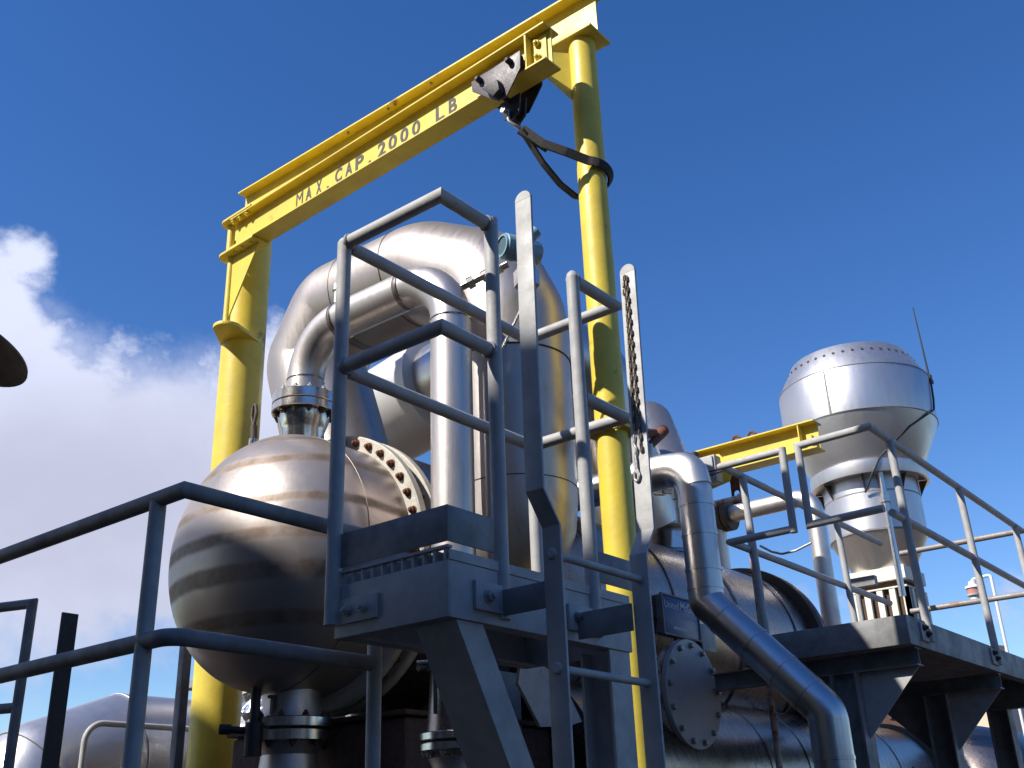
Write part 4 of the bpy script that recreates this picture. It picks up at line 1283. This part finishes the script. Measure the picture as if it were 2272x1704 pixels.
def stack():
    c = V((12.0, 4.1, 0))
    ax = (0, 0, 1)
    t = thing('exhaust_stack', 'silver exhaust stack with a wide drum shaped rain hood and a square louvred base', 'stack', (c.x, c.y, 0))
    hood = MB().lathe([(0.60, 6.90), (0.695, 6.90), (0.70, 6.895), (0.885, 6.545), (0.887, 6.54), (0.885, 6.00), (0.883, 5.985), (0.635, 5.47), (0.63, 5.46), (0.60, 5.46)], c, ax, 80).build('rain_hood', M['steel_light'], t, 25)
    sm = MB()
    for z in (6.542, 5.992):
        sm.lathe([(0.8865, -0.006), (0.8915, -0.004), (0.8915, 0.004), (0.8865, 0.006)], c + V((0, 0, z)), ax, 80, caps=False)
    dirc = V((-c.x, -c.y, 0)).normalized()
    a0 = math.atan2(dirc.y, dirc.x)
    a1 = a0 - 0.32
    d1 = V((math.cos(a1), math.sin(a1), 0)); s1 = V((-d1.y, d1.x, 0))
    sm.prism([c + d1 * .883 + s1 * .012 + V((0, 0, 6.0)), c + d1 * .883 - s1 * .012 + V((0, 0, 6.0)), c + d1 * .883 - s1 * .012 + V((0, 0, 6.53)), c + d1 * .883 + s1 * .012 + V((0, 0, 6.53))], d1 * .008)
    sm.build('seam', M['galv_dark'], hood)
    hl = MB()
    for k in range(44):
        a = 2 * math.pi * k / 44
        d = V((math.cos(a), math.sin(a), 0))
        p = c + d * 0.768 + V((0, 0, 6.775)); nn = V((d.x * .885, d.y * .885, 0.465)).normalized()
        hl.lathe([(0.017, 0.0), (0.017, 0.004)], p + nn * 0.001, nn, 10)
    hl.build('vent_holes', M['bolt_dark'], hood)
    MB().lathe([(0.64, 5.305), (0.668, 5.305), (0.67, 5.31), (0.67, 5.455), (0.64, 5.458)], c, ax, 72).build('skirt_ring', M['steel_light'], t)
    for k in range(8):
        a = 2 * math.pi * (k + .3) / 8
        d = V((math.cos(a), math.sin(a), 0)); s = V((-d.y, d.x, 0)) * .006
        MB().prism([c + d * .545 - s + V((0, 0, 5.30)), c + d * .645 - s + V((0, 0, 5.30)), c + d * .545 - s + V((0, 0, 5.12))], s * 2).build('skirt_bracket', M['bolt_dark'], t)
    MB().lathe([(0.54, 4.69), (0.54, 5.45)], c, ax, 72).build('barrel', M['steel_light'], t)
    MB().lathe([(0.548, 0), (0.548, .02)], c + V((0, 0, 4.67)), ax, 72).lathe([(0.543, 0), (0.543, .012)], c + V((0, 0, 5.12)), ax, 72).build('barrel_band', M['galv_dark'], t)
    MB().lathe([(0.54, 4.668), (0.33, 4.29)], c, ax, 72).build('cone', M['steel_pale_pipe'], t)
    # square louvred base
    b = MB()
    h = 0.33
    q = Matrix.Rotation(R(2), 3, 'Z')
    def bx(lo, hi):
        b.box((c.x + lo[0], c.y + lo[1], lo[2]), (c.x + hi[0], c.y + hi[1], hi[2]))
    bx((-h, -h, 4.14), (h, h, 4.285))
    for k in range(5):
        u = -h + k * (2 * h - .09) / 4
        bx((-h, u, 3.0), (-h + .05, u + .065, 4.04)); bx((u, -h, 3.0), (u + .065, -h + .05, 4.0395))
    bx((-h + .005, -h + .005, 4.05), (h - .005, h - .005, 4.0655))
    b.build('louvred_base', M['louver_white'], t)
    MB().box((c.x - h + .06, c.y - h + .06, 0), (c.x + h - .06, c.y + h - .06, 4.139)).build('plenum', M['rust_dark'], t)
    # sampling pipe up the side
    side = V((-c.x, -c.y, 0)).normalized(); tn = V((-side.y, side.x, 0))
    p = c + side * 0.60 + tn * 0.14
    MB().tube([p + V((0, 0, 3.9)), p + V((0, 0, 5.36))], 0.035, 14).tube([p + V((0, 0, 4.95)), p + V((0, 0, 5.05))], 0.055, 14).build('sample_pipe', M['flange_steel'], t)
    r_ = thing('lightning_rod', 'thin dark lightning rod with a trailing cable on the rim of the stack hood', 'rod', c + tn * 0.885 + V((0, 0, 6.55)))
    e = c + tn * 0.89 + side * 0.06
    MB().tube([e + V((0, 0, 6.50)), e - tn * .02 + V((0, 0, 7.50))], 0.012, 8, radii=[0.014, 0.007]).build('rod', M['cable'], r_)
    MB().tube([e + V((0, 0, 6.48)), e + V((0, 0, 6.58))], 0.03, 10).box(e + V((-.03, -.03, 6.47)), e + V((.03, .03, 6.52))).build('clamp', M['bolt_dark'], r_)
    def on(rad, ang, z):
        d = side * math.cos(ang) + tn * math.sin(ang)
        return c + d * rad + V((0, 0, z))
    MB().tube([on(.90, 1.45, 6.52), on(.905, 1.36, 6.40), on(.905, 1.30, 6.2), on(.905, 1.22, 6.05), on(.90, 1.05, 5.97), on(.80, .75, 5.80), on(.66, .3, 5.50), on(.69, .2, 5.42), on(.69, .1, 5.3), on(.58, -.1, 5.1)], 0.012, 8, bend=0.08).build('cable', M['cable'], r_)


stack()

# ================================================================== LEFT BACKGROUND
def left_duct():
    t = thing('ground_duct', 'large dull stainless duct turning down behind the left foreground railing', 'duct', (4.6, 8.0, 1.5))
    y = 8.0
    r = 0.42
    MB().tube([(6.3, y, 2.41), (4.95, y, 2.41), (4.30, y, 2.17), (3.98, y, 1.5), (3.9, y, 0.0)], r, 56, bend=[.1, .1, .1], bseg=2).build('duct', M['steel_light'], t, 40)
    for p, ax in (((4.95, y, 2.41), (-0.98, 0, -.18)), ((4.30, y, 2.17), (-.75, 0, -.66)), ((6.0, y, 2.41), (1, 0, 0))):
        MB().lathe([(r + .002, -.012), (r + .009, -.008), (r + .009, .008), (r + .002, .012)], p, ax, 56, caps=False).build('seam_band', M['steel_light'], t)
    o = MB().tube([(4.30, 7.4, 0.0), (4.30, 7.4, 2.52), (6.4, 7.4, 2.52)], 0.022, 14, bend=0.14).build('conduit', M['galv'])
    tag(o, 'thin bent conduit in front of the large dull duct', 'conduit')


left_duct()
o = MB().tube([(2.9, 9.0, 2.45), (4.3, 9.0, 2.45)], 0.16, 24).build('header_pipe', M['galv_dark'])
tag(o, 'dark horizontal pipe far behind the guard loop at the left edge', 'pipe')


def vent_cap():
    t = thing('vent_hood', 'dark brown round vent hood cut off by the left edge of the picture', 'hood', (1.86, 4.90, 2.0))
    c = V((1.915, 4.775, 3.85))
    axx = (0.35, -0.1, 1)
    MB().lathe([(0.0, 0.07), (0.12, 0.062), (0.24, 0.035), (0.31, 0.0), (0.315, -0.012), (0.30, -0.010), (0.2, 0.012), (0.0, 0.02)], c, axx, 48).build('hood', M['brown_dish'], t)
    MB().tube([(1.86, 4.88, 0.0), (1.90, 4.79, 3.855)], 0.05, 16).build('stem', M['brown_dish'], t)


vent_cap()


def foil_bundle():
    random.seed(3)
    t = MB()
    rings = []
    vs, fs = [], []
    n, mrow = 18, 12
    for i in range(mrow):
        for k in range(n):
            a = 2 * math.pi * k / n
            rr = 0.17 + random.uniform(-.04, .04)
            vs.append((5.55 + rr * math.cos(a), 7.0 + rr * math.sin(a), 1.95 + 0.075 * i + random.uniform(-.02, .02)))
    for i in range(mrow - 1):
        for k in range(n):
            fs.append((i * n + k, i * n + (k + 1) % n, (i + 1) * n + (k + 1) % n, (i + 1) * n + k))
    fs.append(tuple(range((mrow - 1) * n, mrow * n)))
    t.add(vs, fs)
    o = t.build('foil_wrapped_pipe', M['foil'], None, 10)
    tag(o, 'crumpled foil wrapped pipe end behind the thick yellow post', 'pipe')


foil_bundle()


def far_building():
    t = thing('far_building', 'sunlit beige building wall far behind the tank supports', 'building', (16, 18, 0))
    MB().box((14.0, 16.0, 0), (48, 20.0, 4.9)).build('wall', M['beige'], t)
    MB().box((13.8, 15.8, 4.9), (48.2, 20.2, 5.05)).build('roof', M['galv_dark'], t)
    p = MB().tube([(15.0, 15.9, 0), (15.0, 15.9, 4.2)], 0.05, 10).build('downpipe', M['cream'], t)
    for k in range(6):
        w = MB().box((16 + k * 4, 15.94, 1.2), (17.6 + k * 4, 15.995, 2.6)).build('window', M['white'], t)
        MB().box((16.1 + k * 4, 15.925, 1.3), (17.5 + k * 4, 15.9395, 2.5)).build('pane', M['window_glass'], w)


far_building()
o = MB().box((7.15, 8.45, 0), (7.487, 8.8, 3.3)).build('brown_column', M['rust_dark'])
tag(o, 'dark brown column beside the weathered boarded post under the tank', 'column')
o = MB().box((7.49, 8.4, 0), (7.76, 8.75, 3.3)).build('board_post', M['dark_wood'])
tag(o, 'weathered boarded post between the drain pipe and the beige wall', 'post')

# ================================================================== DARK UNDERSIDE: skid, second nozzle, hopper
def rear_tank():
    t = thing('rear_tank', 'dark domed tank behind the right platform columns at the bottom right corner', 'tank', (11.6, 3.6, 0.9))
    MB().lathe([(0.0, 11.05), (0.3, 11.09), (0.58, 11.22), (0.74, 11.42), (0.80, 11.6), (0.80, 16.0), (0.0, 16.01)], (0, 3.45, 1.75), (1, 0, 0), 64).build('shell', M['steel_vessel'], t)
    MB().box((12.2, 2.9, 0), (12.5, 4.0, 1.1)).build('saddle', M['galv_dark'], t)


rear_tank()
o = MB().box((18.0, 4.8, 0), (20.0, 8.6, 3.80), bev=0.02).build('cream_shed', M['beige'])
tag(o, 'low cream walled shed in the sun seen beneath the right platform', 'shed')


def skid():
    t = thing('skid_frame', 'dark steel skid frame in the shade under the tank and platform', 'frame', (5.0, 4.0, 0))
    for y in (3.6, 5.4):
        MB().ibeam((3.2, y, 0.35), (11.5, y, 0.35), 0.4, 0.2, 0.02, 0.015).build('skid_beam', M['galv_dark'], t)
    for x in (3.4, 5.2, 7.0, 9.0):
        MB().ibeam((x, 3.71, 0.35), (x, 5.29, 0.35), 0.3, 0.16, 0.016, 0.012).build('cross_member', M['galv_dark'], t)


skid()


def under_pipes():
    t = thing('sump_pipe', 'dark flanged pipe under the access platform behind the knee brace', 'pipe', (3.755, 3.34, 0.3))
    x, y = 3.755, 3.34
    MB().lathe([(0.11, 0.3), (0.11, 1.93), (0.125, 1.965)], (x, y, 0), (0, 0, 1), 32).build('pipe', M['steel_pipe'], t)
    f = MB().disc((x, y, 2.055), (0, 0, 1), 0.168, 0.035).disc((x, y, 2.01), (0, 0, 1), 0.168, 0.035).build('flange', M['flange_steel'], t)
    ring_bolts(f, (x, y, 1.992), (0, 0, -1), 0.145, 10, 0.014, M['zinc'])
    MB().lathe([(0.135, 2.074), (0.13, 2.12), (0.1095, 2.419)], (x, y, 0), (0, 0, 1), 32).build('upper_length', M['steel_vessel'], t)  # darker steel than the pipe above, shade put into its colour
    o = MB().prism([(4.553, 3.6, 2.389), (4.735, 3.6, 2.176), (5.0, 3.6, 2.197), (5.121, 3.6, 2.226), (4.956, 3.6, 2.44), (4.789, 3.6, 2.50), (4.581, 3.6, 2.50)], (0.0, 0.02, 0.0)).build('hopper_plate', M['galv'])
    tag(o, 'bare grey sloping hopper plate seen between the knee brace and the ladder', 'plate')
    t = thing('dark_infill_box', 'dark box added to fill the shade below the access platform', 'tank', (5.4, 3.7, 0))
    MB().box((4.0, 3.9, 0.0), (6.2, 5.3, 2.22), bev=0.03).build('body', M['rust_dark'], t)  # dark block added so the area under the platform stays dark
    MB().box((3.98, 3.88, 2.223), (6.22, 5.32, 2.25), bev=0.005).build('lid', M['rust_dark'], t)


under_pipes()


def tagged_valve():
    x, y, z = 3.60, 3.34, 2.345
    t = thing('tagged_valve', 'small dark hand valve with a hanging tag strip in the shade under the access platform', 'valve', (x, y, z))
    MB().tube([(x - .07, y + .02, z), (x + .06, y, z + .005)], 0.017, 10).tube([(x - .02, y + .01, z - .015), (x - .02, y + .01, z + .03)], 0.024, 10).build('valve_body', M['bolt_dark'], t)
    MB().tube([(x - .08, y + .02, z + .02), (x - .03, y - .02, z + .025)], 0.009, 8).build('lever', M['zinc'], t)
    MB().box((x - .012, y - .02, z - .20), (x + .012, y - .016, z - .03)).build('tag_strip', M['black'], t)


tagged_valve()
